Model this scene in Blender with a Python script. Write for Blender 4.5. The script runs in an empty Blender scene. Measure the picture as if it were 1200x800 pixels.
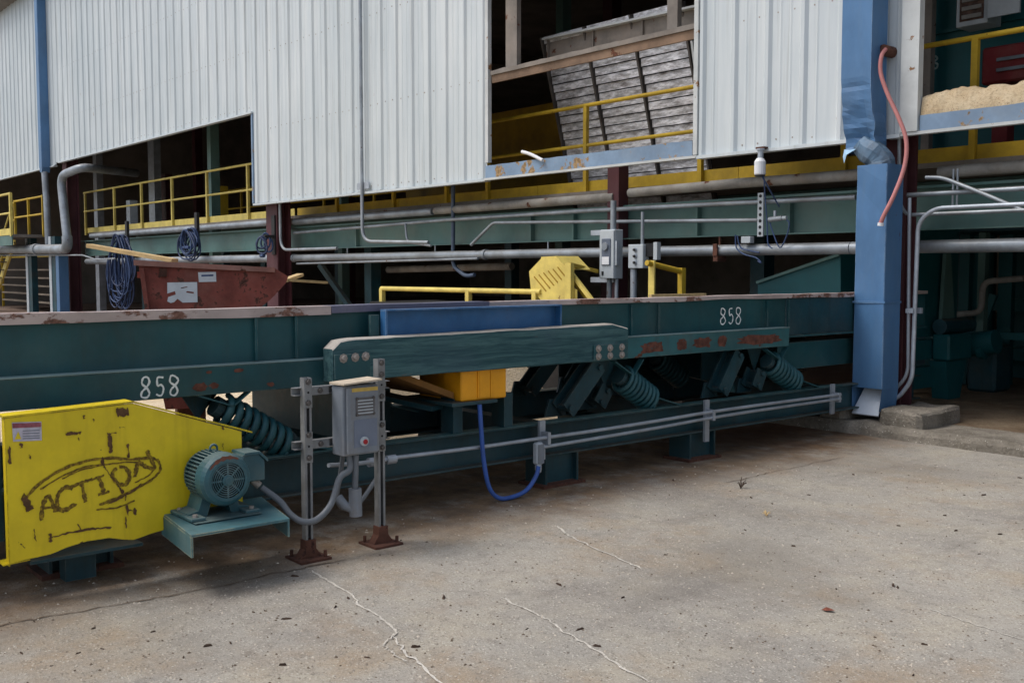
import bpy, bmesh, math, random
from mathutils import Vector, Matrix, noise
random.seed(7)
R = math.radians
SC = bpy.context.scene
COL = SC.collection

# ------------------------------------------------------------------ camera
FPX, CAMH = 1210.0, 1.45                       # focal length in 1200-px picture pixels, eye height
PITCH = math.atan(84 / FPX)
YAW = math.atan2(1015, FPX)                    # angle between view direction and the wall (-X)
fwd_h = Vector((-math.cos(YAW), math.sin(YAW), 0))
right = Vector((math.sin(YAW), math.cos(YAW), 0))
fwd = fwd_h * math.cos(PITCH) - Vector((0, 0, 1)) * math.sin(PITCH)
upv = Vector((0, 0, 1)) * math.cos(PITCH) + fwd_h * math.sin(PITCH)
CAM = Vector((0, 0, CAMH))
cd = bpy.data.cameras.new('camera')
cd.sensor_fit = 'HORIZONTAL'; cd.sensor_width = 36.0
cd.lens = 36.0 * FPX / 1200.0
cd.clip_start = 0.05; cd.clip_end = 2000
cam = bpy.data.objects.new('camera', cd); COL.objects.link(cam)
M = Matrix((right, upv, -fwd)).transposed().to_4x4(); M.translation = CAM
cam.matrix_world = M
SC.camera = cam

# ------------------------------------------------------------------ sky, sun, exposure
SUN_EL, SUN_AZ = 58.0, 215.0                   # overcast: soft sun, compass azimuth from +Y clockwise
w = bpy.data.worlds.new('World'); SC.world = w; w.use_nodes = True
nt = w.node_tree; nt.nodes.clear()
sky = nt.nodes.new('ShaderNodeTexSky'); sky.sky_type = 'NISHITA'; sky.sun_disc = False
sky.sun_elevation = R(SUN_EL); sky.sun_rotation = R(SUN_AZ)
sky.air_density = 1.0; sky.dust_density = 3.0; sky.ozone_density = 1.0
hs = nt.nodes.new('ShaderNodeHueSaturation'); hs.inputs['Saturation'].default_value = 0.62
bg = nt.nodes.new('ShaderNodeBackground'); bg.inputs['Strength'].default_value = 0.12
wo = nt.nodes.new('ShaderNodeOutputWorld')
nt.links.new(sky.outputs[0], hs.inputs['Color']); nt.links.new(hs.outputs[0], bg.inputs['Color'])
nt.links.new(bg.outputs[0], wo.inputs['Surface'])
sl = bpy.data.lights.new('sun', 'SUN'); sl.energy = 1.2; sl.angle = R(25); sl.color = (1.0, 0.95, 0.88)
so = bpy.data.objects.new('sun', sl); COL.objects.link(so)
az, el = R(SUN_AZ), R(SUN_EL)
sdir = Vector((math.sin(az) * math.cos(el), math.cos(az) * math.cos(el), math.sin(el)))
so.rotation_euler = sdir.to_track_quat('Z', 'Y').to_euler()
so.location = (0, -5, 30)
SC.render.engine = 'CYCLES'
SC.view_settings.view_transform = 'Standard'; SC.view_settings.look = 'None'
SC.view_settings.gamma = 1.0; SC.view_settings.use_curve_mapping = False
SC.view_settings.exposure = 0.52
SC.cycles.max_bounces = 8; SC.cycles.diffuse_bounces = 4

# ------------------------------------------------------------------ helpers
def P(x, y, ax, val):
    """picture pixel -> point on the plane (axis ax = val)"""
    r = fwd + right * ((x - 600) / FPX) - upv * ((y - 400) / FPX)
    return CAM + r * ((val - CAM[ax]) / r[ax])
def PP(pts, ax, val): return [P(a, b, ax, val) for a, b in pts]

class MB:
    def __init__(s): s.v = []; s.f = []; s.sm = []
    def add(s, vs, fs, sm=False):
        o = len(s.v); s.v += [Vector(v) for v in vs]
        for f in fs: s.f.append([i + o for i in f]); s.sm.append(sm)
        return s
    def box(s, x0, x1, y0, y1, z0, z1):
        return s.add([(x, y, z) for z in (z0, z1) for y in (y0, y1) for x in (x0, x1)],
                     [(0,2,3,1), (4,5,7,6), (0,1,5,4), (2,6,7,3), (0,4,6,2), (1,3,7,5)])
    def bar(s, a, b, w, h, up=(0, 0, 1)):
        """rectangular bar from a to b, w across, h along up"""
        a, b = Vector(a), Vector(b); d = (b - a).normalized(); u = Vector(up)
        if abs(d.dot(u)) > .98: u = Vector((1, 0, 0))
        sx = d.cross(u).normalized(); u = sx.cross(d)
        c = [(-1, -1), (1, -1), (1, 1), (-1, 1)]
        vs = [p + sx * (i * w / 2) + u * (j * h / 2) for p in (a, b) for i, j in c]
        return s.add(vs, [(3,2,1,0), (4,5,6,7), (0,1,5,4), (1,2,6,5), (2,3,7,6), (3,0,4,7)])
    def tube(s, pts, r, n=10, caps=True, r2=None):
        pts = [Vector(p) for p in pts]; m = len(pts); rings = []
        t = (pts[1] - pts[0]).normalized()
        u = t.orthogonal().normalized()
        for i, p in enumerate(pts):
            if i == 0: t2 = (pts[1] - pts[0])
            elif i == m - 1: t2 = pts[i] - pts[i - 1]
            else: t2 = (pts[i + 1] - p).normalized() + (p - pts[i - 1]).normalized()
            t2 = t2.normalized() if t2.length > 1e-9 else t
            u = (u - t2 * u.dot(t2)); u = u.normalized() if u.length > 1e-6 else t2.orthogonal().normalized()
            b = t2.cross(u); t = t2
            rr = r if r2 is None else r + (r2 - r) * i / (m - 1)
            rings.append([p + (u * math.cos(2 * math.pi * k / n) + b * math.sin(2 * math.pi * k / n)) * rr for k in range(n)])
        vs = [q for ring in rings for q in ring]; fs = []
        for i in range(m - 1):
            for k in range(n):
                fs.append((i * n + k, i * n + (k + 1) % n, (i + 1) * n + (k + 1) % n, (i + 1) * n + k))
        s.add(vs, fs, True)
        if caps:
            s.add(rings[0], [list(range(n))[::-1]]); s.add(rings[-1], [list(range(n))])
        return s
    def prism(s, poly, ax, a, b):
        """2-D polygon (the two other axes, in xyz order) extruded along ax from a to b"""
        def mk(p, t):
            q = list(p); q.insert(ax, t); return q
        n = len(poly)
        vs = [mk(p, a) for p in poly] + [mk(p, b) for p in poly]
        fs = [list(range(n))[::-1], list(range(n, 2 * n))] + [(i, (i + 1) % n, n + (i + 1) % n, n + i) for i in range(n)]
        return s.add(vs, fs)
    def lathe(s, prof, c, axis, n=24, caps=True):
        """prof: (distance along axis, radius)"""
        axis = Vector(axis).normalized(); u = axis.orthogonal().normalized(); b = axis.cross(u); c = Vector(c)
        rings = [[c + axis * d + (u * math.cos(2 * math.pi * k / n) + b * math.sin(2 * math.pi * k / n)) * r for k in range(n)] for d, r in prof]
        vs = [q for g in rings for q in g]
        fs = [(i * n + k, i * n + (k + 1) % n, (i + 1) * n + (k + 1) % n, (i + 1) * n + k) for i in range(len(prof) - 1) for k in range(n)]
        s.add(vs, fs, False)
        if caps: s.add(rings[0], [list(range(n))[::-1]]); s.add(rings[-1], [list(range(n))])
        return s
    def ribbon(s, pts, wd, nrm, lift=0.0):
        """flat stroke along pts lying in the plane with normal nrm; wd a number or a list"""
        nrm = Vector(nrm); pts = [Vector(p) + nrm * (lift + .00002 * i) for i, p in enumerate(pts)]; m = len(pts); L = []; Q = []
        for i, p in enumerate(pts):
            d = (pts[min(i + 1, m - 1)] - pts[max(i - 1, 0)]).normalized(); sd = nrm.cross(d).normalized()
            ww = wd[i] if isinstance(wd, (list, tuple)) else wd
            L.append(p + sd * ww / 2); Q.append(p - sd * ww / 2)
        return s.add(L + Q, [(i, i + 1, m + i + 1, m + i) for i in range(m - 1)])
    def mesh(s, name, base=Vector((0, 0, 0))):
        me = bpy.data.meshes.new(name)
        me.from_pydata([tuple(v - base) for v in s.v], [], s.f)
        for p, k in zip(me.polygons, s.sm): p.use_smooth = k
        bm = bmesh.new(); bm.from_mesh(me); bmesh.ops.recalc_face_normals(bm, faces=bm.faces); bm.to_mesh(me); bm.free()
        me.update(); return me

def rootloc(o):
    while o.parent: o = o.parent
    return o.location.copy()
def bevel(o, wd, seg=1):
    m = o.modifiers.new('bevel', 'BEVEL'); m.width = wd; m.segments = seg; m.limit_method = 'ANGLE'; m.angle_limit = R(40)
def tag(o, label, cat, group=None):
    o['label'] = label; o['category'] = cat
    if group: o['group'] = group
    return o
def thing(name, label, cat, loc=(0, 0, 0), group=None):
    o = bpy.data.objects.new(name, None); COL.objects.link(o); o.location = loc; o.empty_display_size = .1
    return tag(o, label, cat, group)
def part(name, mb, mat, parent, bev=0, label=None):
    me = mb.mesh(name, rootloc(parent)); me.materials.append(mat)
    o = bpy.data.objects.new(name, me); COL.objects.link(o); o.parent = parent
    if bev: bevel(o, bev)
    if label: o['label'] = label
    return o
def single(name, mb, mat, label, cat, loc=None, group=None, bev=0):
    if loc is None:
        n = len(mb.v); zs = min(v.z for v in mb.v)
        loc = Vector((sum(v.x for v in mb.v) / n, sum(v.y for v in mb.v) / n, zs))
    me = mb.mesh(name, Vector(loc)); me.materials.append(mat)
    o = bpy.data.objects.new(name, me); COL.objects.link(o); o.location = loc
    if bev: bevel(o, bev)
    return tag(o, label, cat, group)
def struct(name, mb, mat, parent=None):
    me = mb.mesh(name); me.materials.append(mat)
    o = bpy.data.objects.new(name, me); COL.objects.link(o)
    if parent: o.parent = parent
    else: o['kind'] = 'structure'
    return o
def inst(name, me, parent, loc, rot=None):
    """part that shares mesh data, placed at a world location"""
    o = bpy.data.objects.new(name, me); COL.objects.link(o); o.parent = parent
    o.location = Vector(loc) - rootloc(parent)
    if rot is not None: o.rotation_euler = rot
    return o
def fillet(pts, rad, n=5):
    """round the corners of a polyline"""
    pts = [Vector(p) for p in pts]; out = [pts[0]]
    for i in range(1, len(pts) - 1):
        a, b, c = pts[i - 1], pts[i], pts[i + 1]
        d1 = (a - b); d2 = (c - b); k = min(rad, d1.length * .49, d2.length * .49)
        p0 = b + d1.normalized() * k; p1 = b + d2.normalized() * k
        for j in range(n + 1):
            t = j / n; out.append(p0 * (1 - t) ** 2 + b * 2 * t * (1 - t) + p1 * t * t)
    out.append(pts[-1]); return out
def spline(pts, n=6):
    pts = [Vector(p) for p in pts]; out = []
    for i in range(len(pts) - 1):
        p0 = pts[max(i - 1, 0)]; p1 = pts[i]; p2 = pts[i + 1]; p3 = pts[min(i + 2, len(pts) - 1)]
        for j in range(n):
            t = j / n
            out.append(.5 * ((2 * p1) + (p2 - p0) * t + (2 * p0 - 5 * p1 + 4 * p2 - p3) * t * t + (3 * p1 - p0 - 3 * p2 + p3) * t ** 3))
    out.append(pts[-1]); return out

# ------------------------------------------------------------------ materials
def lin(r, g, b):
    f = lambda c: (c / 255 / 12.92) if c / 255 <= .04045 else ((c / 255 + .055) / 1.055) ** 2.4
    return (f(r), f(g), f(b), 1)
class NT:
    def __init__(s, name):
        s.m = bpy.data.materials.new(name); s.m.use_nodes = True; s.t = s.m.node_tree; s.t.nodes.clear()
        s.out = s.n('ShaderNodeOutputMaterial'); s.b = s.n('ShaderNodeBsdfPrincipled')
        s.l(s.b.outputs[0], s.out.inputs['Surface']); s.tc = s.n('ShaderNodeTexCoord'); s.co = s.tc.outputs['Object']
    def n(s, k, **kw):
        x = s.t.nodes.new(k)
        for a, b in kw.items(): setattr(x, a, b)
        return x
    def l(s, a, b): s.t.links.new(a, b)
    def map(s, scale=(1, 1, 1), loc=(0, 0, 0)):
        x = s.n('ShaderNodeMapping'); s.l(s.co, x.inputs['Vector']); x.inputs['Scale'].default_value = scale; x.inputs['Location'].default_value = loc
        return x.outputs[0]
    def noise(s, scale, detail=4, rough=.55, vec=None, dist=0):
        x = s.n('ShaderNodeTexNoise'); s.l(vec or s.co, x.inputs['Vector'])
        x.inputs['Scale'].default_value = scale; x.inputs['Detail'].default_value = detail; x.inputs['Roughness'].default_value = rough; x.inputs['Distortion'].default_value = dist
        return x.outputs['Fac']
    def voro(s, scale, vec=None):
        x = s.n('ShaderNodeTexVoronoi'); s.l(vec or s.co, x.inputs['Vector']); x.inputs['Scale'].default_value = scale
        return x
    def ramp(s, fac, a, b):
        x = s.n('ShaderNodeMapRange'); x.interpolation_type = 'SMOOTHSTEP'; s.l(fac, x.inputs['Value'])
        x.inputs['From Min'].default_value = a; x.inputs['From Max'].default_value = b; return x.outputs[0]
    def mul(s, a, b, op='MULTIPLY'):
        x = s.n('ShaderNodeMath', operation=op)
        for i, q in enumerate((a, b)):
            if hasattr(q, 'is_linked'): s.l(q, x.inputs[i])
            else: x.inputs[i].default_value = q
        return x.outputs[0]
    def mix(s, fac, a, b, mode='MIX'):
        x = s.n('ShaderNodeMix', data_type='RGBA', blend_type=mode)
        for i, q in ((0, fac), (6, a), (7, b)):
            if hasattr(q, 'is_linked'): s.l(q, x.inputs[i])
            else: x.inputs[i].default_value = q
        return x.outputs[2]
    def bump(s, h, strength=.3, dist=.01):
        x = s.n('ShaderNodeBump'); s.l(h, x.inputs['Height']); x.inputs['Strength'].default_value = strength; x.inputs['Distance'].default_value = dist
        s.l(x.outputs[0], s.b.inputs['Normal'])
    def fin(s, col, rough, metal=0, spec=.5):
        for k, q in (('Base Color', col), ('Roughness', rough), ('Metallic', metal), ('Specular IOR Level', spec)):
            if hasattr(q, 'is_linked'): s.l(q, s.b.inputs[k])
            else: s.b.inputs[k].default_value = q
        return s.m
RUST = (.115, .042, .022, 1)
def sc(c, k): return (c[0] * k, c[1] * k, c[2] * k, 1)
def paint(name, col, rough=.5, var=.25, scale=2.5, rust=0., rscale=5., rcol=RUST, dust=0., dcol=(.2, .17, .13, 1), metal=0., streak=(1, 1, 1), bump=.12, spec=.4, dust_highlight=0., edge=0., ecol=(.30, .27, .24, 1), runs=0., rucol=(.10, .05, .03, 1)):
    t = NT(name); v = t.map(streak)
    n1 = t.noise(scale, 5, .6, v); n2 = t.noise(scale * 9, 4, .6, v)
    c = t.mix(t.ramp(n1, .3, .72), sc(col, 1 - var), sc(col, 1 + var))
    c = t.mix(t.mul(t.ramp(n2, .45, .8), var), c, sc(col, 1.5))
    if dust: c = t.mix(t.mul(t.ramp(t.noise(scale * .8, 6, .7, v), .42, .75), dust), c, dcol)
    ro = t.mul(n2, .3, 'MULTIPLY'); ro = t.mul(ro, rough - .12, 'ADD')
    if rust:
        rn = t.noise(rscale, 8, .65, v); m = t.ramp(rn, .72 - rust * .3, .76 - rust * .3)
        rc = t.mix(t.ramp(t.noise(rscale * 6, 5), .3, .7), sc(rcol, .6), sc(rcol, 1.35))
        c = t.mix(m, c, rc); ro = t.mix(m, ro, (.9, .9, .9, 1))
        if metal: metal = t.mix(m, (metal,) * 3 + (1,), (0, 0, 0, 1))
    if runs:      # rust and dirt runs down the face
        rn_ = t.noise(3.0, 5, .6, t.map((4, 4, .35))); c = t.mix(t.mul(t.ramp(rn_, .52, .74), runs), c, rucol)
    if dust_highlight:    # settled dust that also paints a sky-lit highlight on upward faces
        ge = t.n('ShaderNodeNewGeometry'); sx = t.n('ShaderNodeSeparateXYZ'); t.l(ge.outputs['True Normal'], sx.inputs[0])
        up_m = t.mul(t.ramp(sx.outputs[2], .55, .9), t.mul(t.ramp(t.noise(7, 5, .65), .2, .6), dust_highlight)); c = t.mix(up_m, c, dcol); ro = t.mix(up_m, ro, (.9, .9, .9, 1))
    if edge:      # paint knocked off the edges
        bv = t.n('ShaderNodeBevel'); bv.samples = 4; bv.inputs['Radius'].default_value = .007
        ge2 = t.n('ShaderNodeNewGeometry'); dt = t.n('ShaderNodeVectorMath', operation='DOT_PRODUCT'); t.l(bv.outputs[0], dt.inputs[0]); t.l(ge2.outputs['True Normal'], dt.inputs[1])
        em = t.mul(t.ramp(dt.outputs['Value'], .985, .90), t.mul(t.ramp(t.noise(9, 6, .7), .40, .58), edge)); c = t.mix(em, c, ecol)
    t.bump(n2, bump, .004)
    return t.fin(c, ro, metal, spec)

m_teal = paint('teal_paint', lin(24, 74, 80), .5, .25, 1.6, rust=.14, rscale=3.2, dust=.22, dcol=lin(104, 114, 110), dust_highlight=.75, edge=.8, ecol=lin(120, 132, 130), runs=.28, rucol=lin(52, 60, 56))
m_tealrust = paint('teal_paint_rusting', lin(44, 96, 102), .5, .22, 2.0, rust=.3, rscale=4.2, dust=.3, dcol=lin(110, 120, 116), streak=(1, .7, 1.6), dust_highlight=.8, edge=.9, ecol=lin(120, 130, 126), runs=.25, rucol=lin(70, 50, 40))
m_tealdark = paint('teal_paint_oily', lin(24, 64, 74), .5, .3, 2.5, rust=.15, dust=.35, dcol=lin(84, 80, 70), dust_highlight=.8, edge=.7, ecol=lin(104, 112, 108), runs=.35, rucol=lin(40, 40, 34))
m_spring = paint('spring_paint', lin(36, 84, 92), .42, .2, 6, dust=.25, dcol=lin(90, 104, 100))
m_green = paint('grey_green_paint', lin(84, 116, 112), .55, .2, 1.2, rust=.1, dust=.35, dcol=lin(120, 116, 104))
m_rim = paint('worn_rim_steel', lin(184, 168, 164), .55, .25, 3, rust=.6, rscale=7.0, rcol=(.19, .10, .075, 1), dust=.4, dcol=lin(176, 170, 166), streak=(1, .5, 1))
m_yellow = paint('yellow_paint', lin(230, 204, 32), .45, .12, 2.2, rust=.2, rscale=11, rcol=(.09, .045, .02, 1), dust=.28, dcol=lin(176, 146, 36), bump=.25, edge=.9, ecol=lin(70, 46, 24), runs=.18, rucol=lin(130, 96, 20))
m_rail = paint('rail_yellow', lin(214, 194, 104), .55, .18, 3, rust=.18, dust=.35, dcol=lin(150, 132, 84), edge=.4, ecol=lin(120, 90, 50))
m_railold = paint('rail_yellow_dirty', lin(192, 160, 44), .6, .2, 2, rust=.15, dust=.45, dcol=lin(110, 88, 40))
m_orange = paint('orange_paint', lin(240, 165, 26), .5, .1, 3, dust=.2, dcol=lin(190, 120, 30), rust=.1)
m_brown = paint('underside_dust', lin(120, 84, 40), .8, .3, 4)
m_blue = paint('downspout_blue', lin(76, 116, 158), .42, .16, 2.0, dust=.3, dcol=lin(118, 140, 164), rust=.06, rscale=8, streak=(1, 1, .5), edge=.6, ecol=lin(170, 190, 206), runs=.25, rucol=lin(96, 118, 140))
m_dblue = paint('panel_blue', lin(44, 98, 148), .45, .2, 3, rust=.16, dust=.3, dcol=lin(96, 118, 146), dust_highlight=.8, edge=.8, ecol=lin(130, 150, 176))
m_maroon = paint('maroon_paint', lin(78, 42, 48), .6, .2, 2, rust=.25, dust=.3, dcol=lin(98, 72, 72))
m_steel = paint('galvanised', lin(168, 176, 186), .42, .18, 5, metal=.35, dust=.3, dcol=lin(110, 108, 104), rust=.06)
m_pipe = paint('grey_pipe', lin(150, 158, 166), .42, .25, 3, metal=.4, rust=.14, dust=.4, dcol=lin(120, 112, 100), dust_highlight=.6)
m_pipedust = paint('dusty_pipe', lin(140, 138, 134), .65, .3, 3, rust=.3, dust=.6, dcol=lin(128, 114, 98))
m_grey = paint('grey_enclosure', lin(124, 132, 142), .5, .14, 5, dust=.5, dcol=lin(118, 106, 94), rust=.08, edge=.5, ecol=lin(160, 164, 168), runs=.3, rucol=lin(116, 98, 76))
m_lgrey = paint('light_grey_enclosure', lin(176, 184, 190), .5, .1, 4, dust=.2, dcol=lin(140, 140, 136))
m_dark = paint('dark_cavity', (.012, .013, .015, 1), .8, .3, 5)
m_rusty = paint('rusty_steel', (.10, .042, .028, 1), .9, .5, 6, rust=.5, rscale=12, rcol=(.06, .025, .018, 1), bump=.5)
m_skip = paint('faded_red_paint', lin(132, 70, 60), .8, .35, 4.5, rust=.5, rscale=9, rcol=(.10, .042, .03, 1), dust=.6, dcol=lin(146, 100, 88))
m_inner = paint('sooty_interior', lin(124, 114, 102), .9, .3, .8)
m_inwall = paint('sooty_interior_wall', lin(128, 120, 112), .9, .3, .6)
m_wood = paint('raw_wood', lin(196, 168, 120), .8, .2, 3, streak=(1, 6, 6))
m_white = paint('white_plastic', lin(224, 226, 230), .5, .05, 4, dust=.1)
m_black = paint('black_rubber', (.02, .02, .022, 1), .6, .2, 8)
m_cable = paint('blue_cable', lin(56, 92, 168), .45, .15, 8, dust=.2, dcol=lin(90, 100, 120))
m_cable2 = paint('slate_blue_cable', lin(54, 74, 112), .5, .2, 8)
m_cable3 = paint('dark_cable', lin(46, 60, 92), .5, .2, 8)
m_slate = paint('slate_pipe', lin(70, 84, 104), .5, .2, 6)
m_flex = paint('grey_flex_conduit', lin(104, 109, 115), .45, .1, 8)
m_hose = paint('pink_hose', lin(184, 120, 118), .5, .12, 4, dust=.2, dcol=lin(176, 120, 110))
m_motor = paint('motor_paint', lin(46, 88, 98), .45, .18, 5, dust=.5, dcol=lin(100, 112, 108), rust=.12, dust_highlight=.7, edge=.7, ecol=lin(120, 136, 136))
m_motorbase = paint('motor_base_paint', lin(66, 106, 114), .5, .12, 3, dust=.4, dcol=lin(120, 126, 118), rust=.12, edge=.9, ecol=lin(190, 186, 150), runs=.3, rucol=lin(60, 70, 66))
m_bolt = paint('bolt_steel', lin(160, 152, 146), .5, .2, 20, metal=.4, rust=.3, rscale=30)
m_chalk = paint('chalk', lin(232, 236, 236), .9, .1, 30)
m_scr = paint('scratch_brown', lin(96, 70, 12), .8, .4, 30)
m_chip = paint('bark', (.055, .033, .022, 1), .9, .5, 30)
m_leaf = paint('dead_leaf', (.2, .06, .035, 1), .8, .3, 30)
m_ochre = paint('ochre_panel', lin(150, 118, 28), .7, .3, 1.5, dust=.5, dcol=lin(70, 56, 30))
m_darkred = paint('dark_red_machine', lin(96, 24, 28), .5, .3, 3, dust=.2)
m_inteal = paint('interior_teal', lin(18, 84, 90), .5, .18, 1.2, dust=.2, dcol=lin(60, 84, 80))
m_red = paint('red_button', (.35, .012, .02, 1), .35, .1, 8)
m_screen = paint('dusty_steel_slats', lin(222, 222, 226), .45, .5, 18, dust=.85, dcol=lin(112, 100, 92), streak=(.35, 1, 1.3), metal=.35, bump=.6)

def siding_mat():
    t = NT('white_siding'); v = t.map((3.0, 3.0, .25)); n = t.noise(2.0, 6, .6, v); b = t.noise(.5, 4)
    c = t.mix(t.ramp(n, .3, .75), lin(192, 201, 206), lin(210, 216, 218))
    c = t.mix(t.mul(t.ramp(b, .4, .7), .4), c, lin(178, 189, 194))
    oi = t.n('ShaderNodeObjectInfo'); c = t.mix(t.mul(oi.outputs['Random'], .22), c, lin(166, 178, 184))
    c = t.mix(t.mul(t.ramp(t.noise(4.5, 5, .6, t.map((3.2, 3.2, .10))), .54, .72), .42), c, lin(150, 152, 148))     # rain-washed dirt streaks
    z = t.noise(6, 8, .6, t.map((1.5, 1.5, .9))); c = t.mix(t.ramp(z, .70, .80), c, lin(150, 130, 112))
    t.bump(t.noise(1.3, 2), .35, .025)
    return t.fin(c, .42, 0, .5)
m_siding = siding_mat()
m_trim = paint('weathered_trim', lin(192, 196, 196), .6, .15, 2, rust=.33, rscale=6, rcol=(.25, .13, .06, 1))
m_bluetrim = paint('blue_sill_paint', lin(122, 146, 172), .55, .2, 2, rust=.5, rscale=4.5, rcol=(.3, .2, .1, 1), dust=.3, dcol=lin(150, 160, 168))
m_girt = paint('dusty_girt', lin(122, 116, 110), .8, .3, 2, rust=.3, dust=.6, dcol=lin(150, 136, 124))

def concrete():
    t = NT('yard_concrete'); co = t.co
    sep = t.n('ShaderNodeSeparateXYZ'); t.l(co, sep.inputs[0]); X = sep.outputs[0]; Y = sep.outputs[1]
    big = t.noise(.55, 5, .6); mid = t.noise(2.6, 6, .62); fine = t.noise(70, 3, .6); vf = t.noise(240, 2, .5)
    c = t.mix(t.ramp(big, .32, .68), lin(140, 136, 129), lin(164, 159, 150))
    c = t.mix(t.mul(t.ramp(mid, .42, .72), .6), c, lin(172, 163, 145))
    c = t.mix(t.mul(t.ramp(t.noise(1.1, 7, .68, t.map(loc=(7, 3, 0))), .48, .70), .65), c, lin(152, 128, 98))      # tan stains
    c = t.mix(t.mul(t.ramp(t.noise(.8, 7, .7, t.map(loc=(1, 9, 0))), .50, .72), .65), c, lin(116, 110, 106))        # grey oily stains
    c = t.mix(t.mul(t.ramp(t.noise(11, 5, .7), .48, .72), .5), c, lin(112, 106, 98))
    c = t.mix(t.mul(t.ramp(t.noise(17, 5, .7, t.map(loc=(5, 2, 0))), .50, .74), .5), c, lin(178, 172, 162))
    # scattered aggregate: pale and dark grains
    v = t.voro(70); s1 = t.mul(t.ramp(v.outputs['Distance'], .42, .22), t.ramp(t.noise(24, 2), .42, .58))
    rr = t.n('ShaderNodeSeparateColor'); t.l(v.outputs['Color'], rr.inputs[0])
    grain = t.mix(t.ramp(rr.outputs[0], .35, .65), lin(96, 86, 76), lin(224, 218, 206))
    c = t.mix(t.mul(s1, .5), c, grain)
    v3 = t.voro(170, t.map(loc=(3, 1, 2))); r3 = t.n('ShaderNodeSeparateColor'); t.l(v3.outputs['Color'], r3.inputs[0])
    c = t.mix(t.mul(t.ramp(v3.outputs['Distance'], .5, .2), .32), c, t.mix(t.ramp(r3.outputs[1], .3, .7), lin(92, 84, 76), lin(208, 202, 192)))
    c = t.mix(t.mul(t.ramp(fine, .48, .75), .5), c, lin(104, 96, 88))
    c = t.mix(t.mul(t.ramp(vf, .5, .8), .4), c, lin(206, 200, 190))
    # trodden brown dirt lying along the conveyor
    wob = t.mul(t.mul(t.noise(1.2, 5, .65), .5, 'SUBTRACT'), 1.1)
    xx = t.mul(X, wob, 'ADD')
    d1 = t.mul(t.ramp(xx, -4.15, -4.95), t.ramp(xx, -9.5, -7.5))
    dm = t.mul(d1, t.ramp(t.noise(3.1, 6, .7), .25, .55))
    c = t.mix(t.mul(dm, .88), c, t.mix(t.ramp(t.noise(5, 6, .7), .3, .7), lin(88, 66, 46), lin(138, 110, 80)))
    c = t.mix(t.mul(t.ramp(t.noise(.35, 5, .6, t.map(loc=(4, 4, 0))), .48, .66), .45), c, lin(120, 113, 103))
    st_ = t.noise(2.2, 5, .6, t.map((1.0, .22, 1), (2, 0, 0))); c = t.mix(t.mul(t.ramp(st_, .55, .70), .30), c, lin(104, 98, 92))       # tyre-dragged smears
    # rust-brown wash where the kerb drains
    d2 = t.mul(t.ramp(xx, -4.7, -5.6), t.ramp(Y, 6.2, 7.4)); c = t.mix(t.mul(d2, .6), c, lin(108, 72, 52))
    h = t.mul(t.mul(mid, .6), t.mul(fine, .35), 'ADD'); h = t.mul(h, t.mul(s1, .25), 'ADD')
    t.bump(h, .7, .014)
    return t.fin(c, .88, 0, .25)
m_conc = concrete()
def rough_conc(name, a, b, sp):
    t = NT(name); n = t.noise(3, 7, .68); f = t.noise(45, 4, .65); v = t.voro(55)
    c = t.mix(t.ramp(n, .3, .7), a, b); c = t.mix(t.mul(t.ramp(f, .45, .75), .5), c, sc(a, .6))
    c = t.mix(t.mul(t.ramp(v.outputs['Distance'], .28, .14), t.ramp(t.noise(20, 2), .5, .6)), c, sp)
    t.bump(t.mul(n, f, 'ADD'), .8, .02)
    return t.fin(c, .92, 0, .2)
m_kerb = rough_conc('kerb_concrete', lin(112, 106, 96), lin(150, 143, 132), lin(196, 190, 180))
m_floor = rough_conc('dusty_floor', lin(104, 86, 68), lin(138, 122, 102), lin(70, 56, 44))
m_sawdust = rough_conc('sawdust', lin(206, 184, 150), lin(226, 210, 184), lin(170, 140, 100))
m_sealant = rough_conc('crack_filler', lin(196, 190, 180), lin(218, 212, 202), lin(150, 144, 136))
m_joint = rough_conc('joint_dirt', lin(92, 78, 66), lin(128, 112, 96), lin(60, 48, 38))
def timber_mat():
    t = NT('painted_timber'); v = t.map((8, .6, 8)); g = t.noise(4, 7, .65, v, .6); n = t.noise(1.6, 5)
    c = t.mix(t.ramp(g, .32, .7), lin(38, 72, 79), lin(78, 112, 114))
    c = t.mix(t.mul(t.ramp(n, .5, .75), .5), c, lin(70, 92, 104))
    c = t.mix(t.ramp(t.noise(5, 7, .7, t.map((4, .8, 4))), .64, .74), c, lin(112, 92, 78))
    t.bump(g, .7, .010); return t.fin(c, .75, 0, .25)
m_timber = timber_mat()
m_timberedge = paint('weathered_timber_edge', lin(170, 164, 156), .85, .3, 6, streak=(1, .3, 1), rust=.35, rcol=(.05, .09, .09, 1))

# ------------------------------------------------------------------ ground
ground = struct('ground', MB().add([(-150, -150, 0), (150, -150, 0), (150, 150, 0), (-150, 150, 0)], [(0, 1, 2, 3)]), m_conc)
def jag(pts, amp, n=7):
    out = []; rnd = random.Random(len(pts) * 13 + int(pts[0].x * 100))
    for i in range(len(pts) - 1):
        for j in range(n):
            p = pts[i].lerp(pts[i + 1], j / n); out.append(p + Vector((rnd.uniform(-amp, amp), rnd.uniform(-amp, amp), 0)))
    out.append(pts[-1]); return out
def crack(name, px, wd, mat, amp=.008, lift=.003):
    pts = jag([P(a, b, 2, 0) for a, b in px], amp, 11); wd = wd * .72
    pts = [p + Vector((.02 * noise.noise(p * 6), .02 * noise.noise(p * 6 + Vector((5, 0, 0))), 0)) for p in pts]; rnd = random.Random(5)
    wds = [wd * rnd.uniform(.45, 1.25) for _ in pts]; wds[0] = wds[-1] = wd * .2
    return struct(name, MB().ribbon(pts, wds, (0, 0, 1), lift), mat, ground)
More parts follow.
